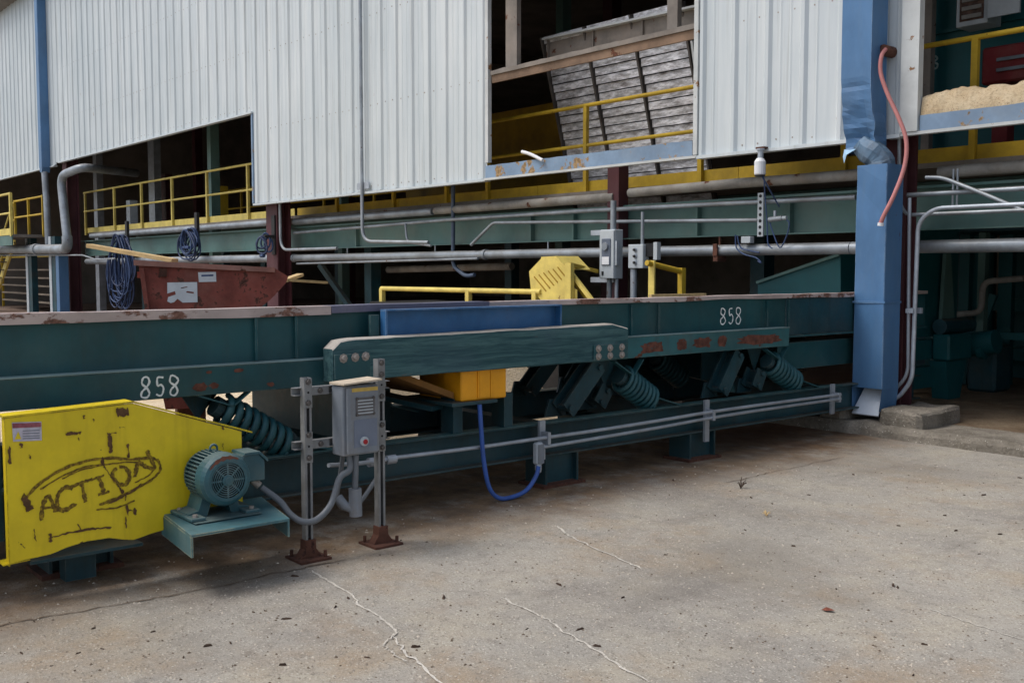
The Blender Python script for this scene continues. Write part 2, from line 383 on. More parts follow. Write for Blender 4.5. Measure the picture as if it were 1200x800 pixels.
crack('crack', [(367, 668), (400, 690), (432, 715), (462, 738), (460, 748), (480, 770), (520, 803)], .016, m_sealant)
crack('crack', [(463, 742), (449, 757), (462, 768), (476, 778)], .008, m_sealant, .008, .0055)
crack('crack', [(590, 700), (625, 718), (660, 738), (700, 765), (760, 800)], .014, m_sealant)
crack('crack', [(652, 617), (675, 632), (710, 647), (752, 667)], .016, m_sealant)
crack('crack', [(1085, 712), (1140, 730), (1200, 750)], .008, m_sealant)
crack('joint_line', [(-40, 740), (60, 722), (200, 698), (345, 668), (405, 656)], .013, m_joint, .012, .0035)
crack('joint_line', [(850, 566), (905, 553), (990, 535)], .010, m_joint, .012, .0035)

# building floor and kerb: broken concrete edge
def kerb_mesh():
    mb = MB(); rnd = random.Random(3); xs = [-6.05 + i * .11 for i in range(190)]; rows = []
    for i, x in enumerate(xs):
        nz = noise.noise(Vector((x * 1.7, 0, 0))); n2 = noise.noise(Vector((x * 6, 3, 0)))
        y0 = 8.13 + .035 * nz + .02 * n2 - .012 * (x + 5); h = .105 + .022 * nz + .014 * n2
        if x > -3.6: h -= .01
        rows.append([(x, y0, -.05), (x, y0 + .01 + .01 * n2, h * .55), (x, y0 + .035 + .02 * abs(n2), h), (x, y0 + .22 + .05 * nz, h + .01 * n2 - .004), (x, 8.75, .094), (x, 8.75, -.05)])
    k = 6; vs = [v for r in rows for v in r]
    fs = [(i * k + j, (i + 1) * k + j, (i + 1) * k + j + 1, i * k + j + 1) for i in range(len(rows) - 1) for j in range(k - 1)]
    fs += [list(range(k)), [(len(rows) - 1) * k + j for j in range(k)][::-1]]
    mb.add(vs, fs); return mb
struct('kerb', kerb_mesh(), m_kerb)
fl = MB()
nx, ny = 40, 30
vs = []
for j in range(ny + 1):
    for i in range(nx + 1):
        x = -6.1 + 21 * i / nx; y = 8.74 + 26 * j / ny
        vs.append((x, y, .098 + .012 * noise.noise(Vector((x * .9, y * .9, 1)))))
fl.add(vs, [(j * (nx + 1) + i, j * (nx + 1) + i + 1, (j + 1) * (nx + 1) + i + 1, (j + 1) * (nx + 1) + i) for j in range(ny) for i in range(nx)])
fl.box(-6.1, 14.9, 8.76, 34.7, -.03, .06)
struct('building_floor', fl, m_floor)
# pale sawdust drifted over the yard behind the conveyor
sd = MB(); vs = []; nx, ny = 60, 50
for j in range(ny + 1):
    for i in range(nx + 1):
        x = -17.5 + 10.45 * (1 - (1 - i / nx) ** 1.8); y = -1.5 + 9.5 * j / ny
        e = min(i, nx - i, j * 1.0, ny - j) / 5.0; e = max(0, min(1, e))
        yy_ = max(0, min(1, (y - 3.7) / .5)) * max(0, min(1, (6.95 - y) / .45)); hp_ = .62 * yy_ * math.exp(-((x + 7.75) / .42) ** 2)
        vs.append((x, y, -.02 + e * hp_ * (1 + .25 * noise.noise(Vector((x * 4, y * 4, 9)))) + e * (.045 + .07 * max(0, noise.noise(Vector((x * .8, y * .8, 5)))) + .02 * noise.noise(Vector((x * 3, y * 3, 5))))))
sd.add(vs, [(j * (nx + 1) + i, j * (nx + 1) + i + 1, (j + 1) * (nx + 1) + i + 1, (j + 1) * (nx + 1) + i) for j in range(ny) for i in range(nx)], True)
o = single('sawdust', sd, m_sawdust, 'pale sawdust drifted over the yard behind the long teal conveyor', 'sawdust', (-12, 3, 0)); o['kind'] = 'stuff'

# ------------------------------------------------------------------ building
WY = 8.6
B = thing('mill_building', 'white ribbed metal mill building with open bays, blue trim and maroon columns', 'building', (-12, 12, 0))
RP = .411
def siding(x0, x1, z0, z1):
    """one sheet of ribbed siding; ribs stand on a common grid"""
    prof = [(x0, 0)]
    k = math.ceil((x0 + 17.0 - .06) / RP)
    while True:
        c = -17.0 + k * RP
        for dx, dy in ((-.05, 0), (-.02, -.028), (.02, -.028), (.05, 0)):
            if x0 + .003 < c + dx < x1 - .003: prof.append((c + dx, dy))
        # two shallow stiffening creases in each flat
        for f in (.36, .64):
            for dx, dy in ((-.018, 0), (0, -.006), (.018, 0)):
                q = c + RP * f + dx
                if x0 + .003 < q < x1 - .003: prof.append((q, dy))
        if c > x1: break
        k += 1
    prof.append((x1, 0)); n = len(prof); rnd = random.Random(int(x0 * 100)); oy = rnd.uniform(-.004, .0); tz = rnd.uniform(-.008, .006)
    rows = [z0, z0 + .5] + [z0 + (z1 - z0) * q for q in (.35, .7, 1)]; vs = []
    for r, z in enumerate(rows):
        for (x, y) in prof: vs.append((x, WY + y + oy + .006 * noise.noise(Vector((x * 1.1, z * .7, 2))), z + (tz + .006 * noise.noise(Vector((x * 4, 0, 0))) if r == 0 else 0)))
    mb = MB().add(vs, [(r * n + i, r * n + i + 1, (r + 1) * n + i + 1, (r + 1) * n + i) for r in range(len(rows) - 1) for i in range(n - 1)])
    return mb
def wall_run(x0, x1, z0, z1):
    k0 = math.floor((x0 + 17.0 - .2) / (3 * RP)); x = x0
    while x < x1 - 1e-4:
        k0 += 1; e = min(-17.0 + .2 + k0 * 3 * RP, x1)
        if e - x < .02: continue
        part('siding_panel', siding(x, e, z0, z1), m_siding, B); x = e
ZT = 9.2
wall_run(-46, -29.25, 4.25, ZT)
wall_run(-29.25, -17.55, 4.31, ZT)
wall_run(-17.55, -10.76, 2.65, ZT)
wall_run(-10.76, -7.18, 5.75, ZT)
wall_run(-7.18, -4.87, 2.65, ZT)
wall_run(-4.69, -.9, 5.75, ZT)
wall_run(-.9, 9.0, 2.65, ZT)
# inner lining behind the sheets so that no light leaks through, roof, end and back walls
def ipart(name, *b, mat=None): return part(name, MB().box(*b), mat or m_inwall, B)
ipart('wall_lining', -46, -17.6, WY + .06, WY + .10, 4.33, ZT)
ipart('wall_lining', -17.5, -10.95, WY + .06, WY + .10, 2.70, ZT)
ipart('wall_lining', -10.85, -7.08, WY + .06, WY + .10, 5.8, ZT)
ipart('wall_lining', -7.08, -4.93, WY + .06, WY + .10, 2.70, ZT)
ipart('wall_lining', -4.88, -.95, WY + .06, WY + .10, 5.8, ZT)
ipart('wall_lining', -.95, 9.0, WY + .32, WY + .36, .2, ZT)
part('siding_panel', siding(-.9, 9.0, .12, 2.66), m_siding, B)
ipart('roof', -46.4, 9.4, WY - .4, 36.2, ZT, ZT + .25)
ipart('back_wall', -46, 9, 35.5, 35.7, 0, ZT)
ipart('end_wall', -46.2, -46, WY, 35.7, 0, ZT)
ipart('end_wall', 9, 9.2, WY + .1, 35.5, 0, ZT)
# flashing strips along the lower edges of the sheets
for x0, x1, z in ((-46, -29.35, 4.25), (-29.0, -17.55, 4.31), (-17.55, -10.76, 2.65), (-7.18, -5.3, 2.65), (-5.0, -4.87, 2.65)):
    part('flashing', MB().box(x0, x1, WY - .045, WY + .055, z - .035, z - .002), m_siding, B)
part('flashing', MB().box(-10.76, -7.18, WY - .05, WY + .02, 2.625, 2.652), m_trim, B)
part('flashing', MB().box(-4.86, -.9, WY - .05, WY + .02, 2.625, 2.652), m_trim, B)
fs_ = MB()
for x0, x1, zs in ((-17.4, -10.9, (2.72, 3.95, 5.3, 6.7)), (-7.1, -5.35, (2.72, 3.95, 5.3, 6.7)), (-29, -17.7, (4.4, 5.4, 6.7))):
    k = math.ceil((x0 + 17.0) / RP)
    while -17.0 + k * RP < x1:
        for z in zs:
            for dx in (.11, .30):
                xx_ = -17.0 + k * RP + dx
                if xx_ < x1: fs_.lathe([(0, .011), (.006, .009)], (xx_, WY + .001, z + .01 * math.sin(k * 3.1 + z)), (0, -1, 0), 6)
        k += 1
o = part('fastener', fs_, m_bolt, B); o['kind'] = 'stuff'
# jambs and sills of the openings
part('jamb', MB().box(-17.60, -17.555, WY - .03, WY + .15, 2.66, 4.27), m_bluetrim, B)
part('jamb', MB().box(-10.78, -10.72, WY - .02, WY + .04, 2.86, 5.74), m_trim, B)
part('jamb', MB().box(-7.23, -7.175, WY - .04, WY + .12, 2.66, 5.74), m_trim, B)
part('jamb', MB().box(-4.865, -4.70, WY - .06, WY + .02, 2.655, 5.74), m_trim, B)
def rough_bar(x0, x1, y0, y1, z0, z1, amp, seed):
    mb = MB(); n = max(6, int((x1 - x0) / .09)); vs = []
    for i in range(n + 1):
        x = x0 + (x1 - x0) * i / n; q = Vector((x * 3.1, seed, 0)); d = amp * noise.noise(q); e = amp * noise.noise(q * 2.3)
        vs += [(x, y0 + d * .4, z0), (x, y1, z0), (x, y1, z1 + d), (x, y0 + e * .4, z1 + e)]
    fs = [(i * 4 + j, i * 4 + (j + 1) % 4, (i + 1) * 4 + (j + 1) % 4, (i + 1) * 4 + j) for i in range(n) for j in range(4)]
    fs += [(0, 1, 2, 3), (n * 4 + 3, n * 4 + 2, n * 4 + 1, n * 4)]
    return mb.add(vs, fs)
part('sill', rough_bar(-10.755, -7.24, WY - .035, WY + .10, 2.655, 2.815, .008, 2), m_bluetrim, B)
part('sill', rough_bar(-4.69, -.9, WY - .035, WY + .10, 2.655, 2.79, .008, 8), m_bluetrim, B)
part('girt', rough_bar(-10.69, -7.24, WY + .0, WY + .20, 3.985, 4.04, .012, 5), m_girt, B)
part('girt', rough_bar(-10.69, -7.24, WY + .02, WY + .05, 3.885, 3.983, .004, 6), paint('girt_web', lin(122, 100, 82), .8, .3, 3, rust=.3), B)
for px0, px1 in ((594, 607), (783, 795)):
    a = P(px0, 40, 1, WY + .08).x; b_ = P(px1, 40, 1, WY + .08).x
    part('stud', MB().box(a, b_, WY + .06, WY + .13, 4.05, 5.74), m_girt, B)
# columns: maroon wide-flange sections
def column(x0, x1, y0, y1, z1, z0=.0):
    t = .028; mb = MB()
    mb.box(x0, x1, y0, y0 + t, z0, z1); mb.box(x0, x1, y1 - t, y1, z0, z1)
    mb.box((x0 + x1) / 2 - .012, (x0 + x1) / 2 + .012, y0 + t, y1 - t, z0, z1)
    c = part('column', mb, m_maroon, B)
    part('base_plate', MB().box(x0 - .06, x1 + .06, y0 - .06, y1 + .06, z0 - .01, z0 + .03), m_rusty, c)
column(-17.34, -16.92, WY + .11, WY + .385, 9.15)
column(-29.13, -28.78, WY + .11, WY + .42, 9.15)
column(-5.10, -4.885, WY + .105, WY + .31, 9.15, .095)
column(6.4, 6.8, WY + .11, WY + .50, 9.15, .095)
column(-40.4, -39.9, WY + .11, WY + .50, 9.15)
# interior columns and roof beams
for x in (-40, -28.5, -16.9, -5.2, 6.5):
    part('column', MB().box(x - .15, x + .15, 17.0, 17.3, 0, 9.15), m_maroon, B)
    part('roof_beam', MB().box(x - .12, x + .12, WY + .55, 35.4, 8.6, 9.1), m_inner, B)
for k, x in enumerate((-24.5, -21.0, -13.5)):
    part('column', MB().box(x - .09, x + .09, 12.4, 12.6, 0, 8.5), m_green, B)

# ------------------------------------------------------------------ downspouts
D = thing('downspout', 'big blue rectangular downspout with crushed torn elbow beside the pink hose', 'downspout', (-5.0, 8.3, .15))
up = MB(); zl = [9.1, 6.0, 3.6, 3.2] + [3.15 - .04 * i for i in range(17)]; vs = []; NP = 16
for z in zl:
    k = min(1, max(0, (3.14 - z) / .5)); x0, x1, y0, y1 = -5.305 + .015 * k, -5.01 + .015 * k, 8.30 + .06 * k * k, 8.555
    ring = []
    for j in range(NP):
        t_ = j / NP * 4; e_ = int(t_); f_ = t_ - e_
        px_, py_ = ((x0 + (x1 - x0) * f_, y0), (x1, y0 + (y1 - y0) * f_), (x1 - (x1 - x0) * f_, y1), (x0, y1 - (y1 - y0) * f_))[e_]
        d = k * (.055 * noise.noise(Vector((px_ * 7, z * 6, 3))) + .02 * noise.noise(Vector((px_ * 17, z * 15, 5)))) - .012 * math.exp(-((z - 3.08) / .025) ** 2) * (1 if e_ == 0 else 0)
        if e_ == 0: py_ -= d - .03 * k * math.sin(f_ * math.pi)
        if e_ == 1: px_ += d
        ring.append((px_, py_, z + (.05 * k * noise.noise(Vector((px_ * 6, 0, 8))) if k > .9 else 0)))
    vs += ring
n = len(zl); up.add(vs, [(i * NP + j, i * NP + (j + 1) % NP, (i + 1) * NP + (j + 1) % NP, (i + 1) * NP + j) for i in range(n - 1) for j in range(NP)])
part('upper_duct', up, m_blue, D)
torn = MB().add([(-5.285, 8.345, 2.53), (-5.22, 8.335, 2.52), (-5.15, 8.34, 2.53), (-5.275, 8.31, 2.46), (-5.225, 8.29, 2.475), (-5.255, 8.30, 2.40)], [(0, 1, 4, 3), (1, 2, 4), (3, 4, 5)])
part('torn_flap', torn, paint('bare_blue_edge', lin(150, 186, 212), .45, .1, 5), D)
eb = MB(); ctr = [(-5.16, 8.44, 2.56), (-5.11, 8.43, 2.52), (-5.05, 8.42, 2.49), (-5.00, 8.43, 2.45), (-4.97, 8.44, 2.40), (-4.97, 8.44, 2.36)]
eb.tube(spline(ctr, 2), .115, 10); eb.sm = [False] * len(eb.sm)
for v in eb.v: v += Vector((.035 * noise.noise(v * 9), .03 * noise.noise(v * 9 + Vector((4, 0, 0))), .014 * noise.noise(v * 12)))
part('crushed_elbow', eb, paint('dull_blue_grey', lin(84, 110, 134), .5, .35, 6, dust=.4, dcol=lin(100, 94, 86), rust=.2), D)
lo = MB(); vs = []
for i, (z, s_) in enumerate(((2.37, 0), (2.2, .006), (1.9, -.004), (1.5, .003), (1.16, 0), (1.15, .004), (.8, .0), (.40, .0))):
    vs += [(-5.125, 8.30 + s_, z), (-4.83, 8.30 - s_, z), (-4.825, 8.565, z), (-5.13, 8.565, z)]
lo.add(vs, [(i * 4 + j, i * 4 + (j + 1) % 4, (i + 1) * 4 + (j + 1) % 4, (i + 1) * 4 + j) for i in range(7) for j in range(4)])
part('lower_duct', lo, m_blue, D, .006)
part('seam', MB().box(-5.135, -4.82, 8.292, 8.57, 1.155, 1.172), m_blue, D)
ft = MB()
ft.add([(-5.125, 8.30, .40), (-4.83, 8.30, .40), (-4.825, 8.565, .40), (-5.13, 8.565, .40), (-4.85, 8.29, .20), (-4.845, 8.565, .22), (-5.115, 8.29, .20), (-5.115, 8.565, .22)],
       [(1, 2, 5, 4), (0, 6, 7, 3), (3, 2, 5, 7)])
part('shoe', ft, m_blue, D)
ch = MB().add([(-5.075, 8.44, .40), (-4.885, 8.44, .40), (-4.852, 8.285, .165), (-5.112, 8.285, .165), (-5.075, 8.45, .39), (-4.885, 8.45, .39), (-4.852, 8.295, .155), (-5.112, 8.295, .155)],
              [(0, 1, 2, 3), (4, 5, 6, 7), (0, 1, 5, 4), (1, 2, 6, 5), (2, 3, 7, 6), (3, 0, 4, 7)])
part('outlet_lip', ch, paint('bleached_blue', lin(206, 216, 228), .5, .08, 5, dust=.15), D)
D2 = thing('downspout', 'blue rectangular downspout at the far maroon column with a round pipe below', 'downspout', (-29.2, 8.4, 1.9))
part('upper_duct', MB().box(-29.95, -29.70, 8.35, 8.58, 4.2, 9.15), m_blue, D2, .01)
part('funnel', MB().prism([(-29.95, 4.199), (-29.70, 4.199), (-29.75, 4.08), (-29.9, 4.08)], 1, 8.36, 8.57), m_blue, D2)
part('lower_pipe', MB().tube([(-29.80, 8.45, 4.09), (-29.69, 8.45, 3.2), (-29.66, 8.45, 2.02)], .085, 14), m_pipe, D2)

# plinth under the near column
def lump(x0, x1, y0, y1, z0, z1, amp, seed, n=5):
    mb = MB(); bm = bmesh.new(); bmesh.ops.create_cube(bm, size=1); bmesh.ops.subdivide_edges(bm, edges=bm.edges[:], cuts=n, use_grid_fill=True)
    for v in bm.verts:
        q = v.co.copy(); p = Vector((x0 + (q.x + .5) * (x1 - x0), y0 + (q.y + .5) * (y1 - y0), z0 + (q.z + .5) * (z1 - z0)))
        c = sum(1 for a in q if abs(abs(a) - .5) < 1e-4)
        p += Vector((noise.noise(p * 5 + Vector((seed, 0, 0))), noise.noise(p * 5 + Vector((0, seed, 0))), noise.noise(p * 5 + Vector((0, 0, seed))))) * amp
        if c >= 2:
            ctr = Vector(((x0 + x1) / 2, (y0 + y1) / 2, (z0 + z1) / 2)); p += (ctr - p).normalized() * amp * .8
        v.co = p
    bm.verts.index_update()
    mb.add([v.co.copy() for v in bm.verts], [[v.index for v in f.verts] for f in bm.faces]); bm.free(); return mb
single('concrete_plinth', lump(-4.83, -4.42, 8.24, 8.95, .03, .24, .03, 4, 6), m_kerb, 'broken grey concrete plinth at the foot of the near maroon column', 'concrete')
single('concrete_lump', lump(-5.44, -5.14, 8.22, 8.62, .03, .235, .035, 9, 6), m_kerb, 'rounded concrete lump between blue downspout and teal conveyor', 'concrete')

# ------------------------------------------------------------------ walkway behind the wall
def railing(T, x0, x1, y, zf, mat, px=None, step=1.75, toe=True):
    part('top_rail', MB().tube([(x0, y, zf + 1.11), (x1, y, zf + 1.11)], .026, 8), mat, T)
    part('mid_rail', MB().tube([(x0, y, zf + .60), (x1, y, zf + .60)], .024, 8), mat, T)
    xs = px or [x0 + (x1 - x0) * i / max(1, round((x1 - x0) / step)) for i in range(round((x1 - x0) / step) + 1)]
    for x in xs: part('rail_post', MB().box(x - .03, x + .03, y - .025, y + .025, zf - .05, zf + 1.10), mat, T)
    if toe:
        k = x0
        while k < x1 - .01:
            e = min(k + 3.4, x1); part('toe_board', MB().box(k + .004, e - .004, y + .028, y + .04, zf + .005, zf + .145), mat, T); k = e
ZF = 2.45
Wk = thing('walkway', 'long elevated walkway with yellow handrail behind the open wall bays', 'walkway', (-15, 9.8, 1.83))
part('deck', MB().box(-29.0, 8.8, 9.30, 10.75, ZF - .05, ZF), m_girt, Wk)
xs = [P(px, 240, 1, 9.4).x for px in (100, 134, 166, 202, 243, 291)]
railing(Wk, -29.6, -17.6, 9.4, ZF, m_rail, xs)
railing(Wk, -17.5, 8.7, 9.4, ZF, m_railold, [-16.0, -14.2, -12.75, -11.75, -9.72, -7.82, -5.95, P(1143, 70, 1, 9.4).x, -2.6, -.6, 1.5, 3.6, 5.7])
# channel beam carrying the walkway
cb = MB(); cb.box(-29.0, 8.8, 9.20, 9.215, 1.83, 2.20); cb.box(-29.0, 8.8, 9.10, 9.20, 2.20, 2.225); cb.box(-29.0, 8.8, 9.10, 9.20, 1.815, 1.83)
part('support_beam', cb, m_green, Wk)
for px in (420, 625, 675, 820, 928):
    x = P(px, 260, 1, 9.19).x; part('stiffener', MB().box(x - .015, x + .015, 9.13, 9.20, 1.832, 2.198), m_green, Wk)
part('support_beam', MB().box(-29.0, 8.8, 10.6, 10.75, 2.0, 2.39), m_green, Wk)
for px, mm in ((437, m_tealdark),):
    a = P(430, 330, 1, 9.9).x; part('leg', MB().box(a, a + .22, 9.85, 10.05, 0, 2.0), mm, Wk)
a, b_ = P(375, 310, 1, 9.7), P(412, 362, 1, 9.7); part('brace', MB().bar(a, b_, .08, .1), m_tealdark, Wk)
for x in (-27.5, -24, -20.5, -7.6, -3.2, .5, 4): part('leg', MB().box(x - .1, x + .1, 10.2, 10.4, 0, 2.0), m_tealdark, Wk)
W2 = thing('walkway', 'second dark walkway with dull yellow rails deeper inside the building', 'walkway', (-15, 13, 2.4))
part('deck', MB().box(-29, -6.5, 12.6, 13.8, ZF - .1, ZF), m_girt, W2)
railing(W2, -29, -13.2, 12.7, ZF + .1, m_railold, step=2.2)
railing(W2, -13.0, -6.6, 11.6, ZF + .02, m_railold, step=3.2)
for x in (-28.5, -22, -15.5, -7): part('leg', MB().box(x - .1, x + .1, 12.9, 13.1, 0, ZF - .1), m_tealdark, W2)
# landing with stair at the far end
L = thing('stair_landing', 'yellow railed stair landing on green posts beyond the far blue downspout', 'stair landing', (-31.5, 8.3, 0))
part('deck', MB().box(-33.0, -30.2, 7.7, 8.5, ZF - .12, ZF - .04), m_girt, L)
part('toe_board', MB().box(-33.0, -30.2, 7.66, 7.695, ZF - .06, ZF + .12), m_rail, L)
part('fascia', MB().box(-33.0, -30.2, 7.67, 7.70, ZF - .34, ZF - .065), m_green, L)
part('top_rail', MB().tube([(-33.0, 7.68, 3.50), (-30.2, 7.68, 3.50)], .035, 8), m_rail, L)
part('mid_rail', MB().tube([(-33.0, 7.68, 2.98), (-30.2, 7.68, 2.98)], .03, 8), m_rail, L)
for x in (-33.0, -30.25): part('rail_post', MB().box(x - .045, x + .045, 7.645, 7.715, ZF - .1, 3.5), m_rail, L)
for x in (-33.0, -31.6, -30.2): part('rail_post', MB().box(x - .03, x + .03, 8.46, 8.52, ZF - .1, 3.5), m_railold, L)
part('top_rail', MB().tube([(-33.0, 8.49, 3.46), (-30.2, 8.49, 3.46)], .03, 8), m_railold, L)
part('mid_rail', MB().tube([(-33.0, 8.49, 2.98), (-30.2, 8.49, 2.98)], .03, 8), m_railold, L)
for dy in (7.7, 8.45):
    part('stringer', MB().bar((-33.0, dy, 2.3), (-36.2, dy, 0.05), .06, .22), m_rail, L)
    part('stair_rail', MB().tube([(-33.0, dy, 3.42), (-36.2, dy, 1.1)], .03, 8), m_rail, L)
    part('stair_rail', MB().tube([(-33.0, dy, 2.92), (-36.2, dy, .6)], .03, 8), m_rail, L)
for k in range(9):
    f = (k + .7) / 9.6; part('tread', MB().box(-33.0 - 3.2 * f - .12, -33.0 - 3.2 * f + .12, 7.74, 8.42, 2.3 - 2.25 * f, 2.33 - 2.25 * f), m_girt, L)
for px in (20, 47):
    c = P(px + 3, 330, 1, 8.1); part('leg', MB().box(c.x - .06, c.x + .40, 8.32, 8.48, 0, ZF - .121), m_tealdark, L)
    part('leg_flange', MB().box(c.x - .10, c.x + .10, 8.30, 8.319, 0, ZF - .121), m_lgrey, L)

# ------------------------------------------------------------------ conveyor
XF, XT, XB = -5.06, -5.15, -6.45              # frame face, near trough wall, far trough wall
Cv = thing('vibrating_conveyor', 'long teal vibrating conveyor trough on coil springs running into the building', 'conveyor', (-5.7, 4, 0))
Y0, Y1 = -2.5, 9.6
def wavy_rim(x0, x1, z0, z1, y0, y1, seed):
    mb = MB(); n = 70; vs = []
    for i in range(n + 1):
        y = y0 + (y1 - y0) * i / n; d = .006 * noise.noise(Vector((y * 1.9, seed, 0))); e = .012 * noise.noise(Vector((y * 1.3, seed + 5, 0)))
        dz = -.010 * max(0, (3 - y) / 3) * 0
        vs += [(x1, y, z0 + e), (x1 + d, y, z1 + d), (x0, y, z1 + d), (x0, y, z1 - .012), (x1 - .012, y, z1 - .012), (x1 - .012, y, z0 + e)]
    return mb.add(vs, [(i * 6 + j, i * 6 + (j + 1) % 6, (i + 1) * 6 + (j + 1) % 6, (i + 1) * 6 + j) for i in range(n) for j in range(6)] + [list(range(6)), [n * 6 + j for j in range(6)][::-1]])
part('trough_side', MB().box(XT - .012, XT, Y0, Y1, .90, 1.225), m_teal, Cv)
part('trough_side', MB().box(XB, XB + .012, Y0, Y1, .895, 1.10), m_teal, Cv)
part('trough_floor', MB().box(XB + .013, XT - .013, Y0, Y1, .90, .92), m_girt, Cv)
part('rim', wavy_rim(XT - .09, XT + .028, 1.196, 1.246, Y0, P(385,360,0,XT).y, 1), m_rim, Cv)
part('rim', wavy_rim(XT - .09, XT + .030, 1.206, 1.248, P(385,360,0,XT).y + .003, P(570,355,0,XT).y, 2), paint('purplish_worn_rim', lin(96, 96, 118), .5, .2, 3, rust=.2, dust=.3, dcol=lin(150, 146, 146)), Cv)
part('rim', wavy_rim(XT - .09, XT + .026, 1.214, 1.246, P(570,355,0,XT).y + .003, Y1, 3), m_rim, Cv)
part('rim', wavy_rim(XB - .02, XB + .10, 1.06, 1.105, Y0, Y1, 4), m_rim, Cv)
for y in [-1.2, .2] + [P(q_, 380, 0, XT).y for q_ in (298, 345, 738, 770, 897, 922)] + [8.7]:
    part('stiffener', MB().box(XT + .001, XT + .022, y - .007, y + .007, .964 if y < 7 else .92, 1.198), m_teal, Cv)
part('trough_side_flange', MB().box(XT - .06, XT + .03, 7.26, Y1, .884, .8985), m_teal, Cv)
# reinforcing plate over the rim, right hand half, slightly lighter
part('cover_plate', MB().box(XT + .001, XT + .008, 7.30, 8.6, .905, 1.205), m_tealdark, Cv)
# carrying channel (upper frame)
def channel(y0, y1, z0, z1, x, d, sgn=-1):
    mb = MB(); t = .012
    mb.box(min(x, x + sgn * t), max(x, x + sgn * t), y0, y1, z0, z1)
    xa, xb = sorted((x + sgn * t, x + sgn * d))
    mb.box(xa, xb, y0, y1, z1 - t, z1); mb.box(xa, xb, y0, y1, z0, z0 + t); return mb
part('side_channel', channel(Y0, 2.93, .806, .952, XF, .088), m_teal, Cv, .003)
part('side_channel', channel(5.05, 7.24, .822, .972, XF, .088), m_tealrust, Cv, .003, 'rusting patchy teal channel')
m_highlight = paint('flange_highlight', lin(122, 146, 148), .5, .25, 8, dust=.4, dcol=lin(150, 152, 146), rust=.22, rscale=9, streak=(1, .4, 1))  # pale strip colour painting the sky-lit highlight line along the channel tops
part('edge_highlight', MB().box(XT + .002, XF + .004, Y0, 2.93, .9525, .9575), m_highlight, Cv)
part('edge_highlight', MB().box(XT + .002, XF + .004, 5.19, 7.24, .9725, .9770), m_highlight, Cv)
part('edge_highlight', MB().box(-5.15, -5.057, Y0, 8.05, .4375, .4405), paint('dim_flange_highlight', lin(62, 98, 100), .5, .3, 8, dust=.5, dcol=lin(110, 106, 94), rust=.15), Cv)  # dimmer painted highlight along the base beam's top flange
m_rpatch = paint('rust_patch', (.13, .05, .035, 1), .9, .5, 16, rust=.35, rscale=22, rcol=(.05, .11, .12, 1))
for qx0, qx1, qy0, qy1 in ((750, 779, 401, 413), (792, 805, 399, 409), (811, 834, 395, 408), (841, 852, 394, 405), (864, 917, 389, 406)):
    rnd = random.Random(qx0); a_ = P((qx0 + qx1) / 2, (qy0 + qy1) / 2, 0, XF); hw = (P(qx1, qy0, 0, XF).y - P(qx0, qy0, 0, XF).y) / 2; hh = .042; pts = []
    for k in range(26):
        t_ = 2 * math.pi * k / 26; c_, s2_ = math.cos(t_), math.sin(t_); f_ = rnd.uniform(.72, 1.08)
        pts.append(Vector((XF + .0025, a_.y + hw * f_ * math.copysign(abs(c_) ** .6, c_), a_.z + hh * f_ * math.copysign(abs(s2_) ** .6, s2_))))
    part('rust_patch', MB().add([Vector((XF + .0025, a_.y, a_.z))] + pts, [(0, k + 1, (k + 1) % 26 + 1) for k in range(26)]), m_rpatch, Cv)
for qx, qy, w_, h_ in ((235, 453, .05, .028), (251, 452, .03, .018), (280, 434, .03, .012), (317, 450, .025, .014), (245, 436, .02, .008)):
    rnd = random.Random(qx); a_ = P(qx, qy, 0, XF)
    pts = [Vector((XF + .0025, a_.y + w_ * rnd.uniform(.6, 1.1) * math.cos(k * .48), a_.z + h_ * rnd.uniform(.6, 1.1) * math.sin(k * .48))) for k in range(13)]
    part('rust_patch', MB().add([Vector((XF + .0025, a_.y, a_.z))] + pts, [(0, k + 1, (k + 1) % 13 + 1) for k in range(13)]), m_rpatch, Cv)
part('side_channel', channel(Y0, 7.24, .82, .96, -6.66, -.2), m_tealdark, Cv, .003)
part('end_beam', channel(7.28, 9.4, .60, .83, XT - .05, .15), m_teal, Cv, .003)
for y in (0.4, 2.2, 4.0, 5.5, 6.9):
    part('cross_member', MB().box(-6.44, -5.165, y - .05, y + .05, .81, .893), m_tealdark, Cv)
# base frame
part('base_beam', channel(Y0, 9.4, .21, .437, -5.145, .085, 1), m_tealdark, Cv, .003)
part('base_beam', channel(Y0, 9.4, .21, .437, -6.55, -.13), m_tealdark, Cv, .003)
for y in (.9, 3.0, 4.69, 6.15, 8.2): part('base_tie', MB().box(-6.42, -5.147, y - .06, y + .06, .25, .40), m_tealdark, Cv)
for y in (-1.4, 1.55, 4.69, 6.155):
    for x, s in ((-5.06, -1), (-6.55, 1)):
        xa, xb = (x - .21, x - .004) if s < 0 else (x + .004, x + .21)
        mb = MB(); mb.box(xa, xb, y - .15, y - .135, .02, .209); mb.box(xa, xb, y + .135, y + .15, .02, .209); mb.box((xa + xb) / 2 - .008 + (.05 if s < 0 else -.05), (xa + xb) / 2 + .008 + (.05 if s < 0 else -.05), y - .134, y + .134, .02, .209)
        fo = part('foot', mb, m_tealdark, Cv)
        part('foot_plate', MB().box(xa - .03, xb + .03, y - .19, y + .19, .0, .02), m_rusty, fo)
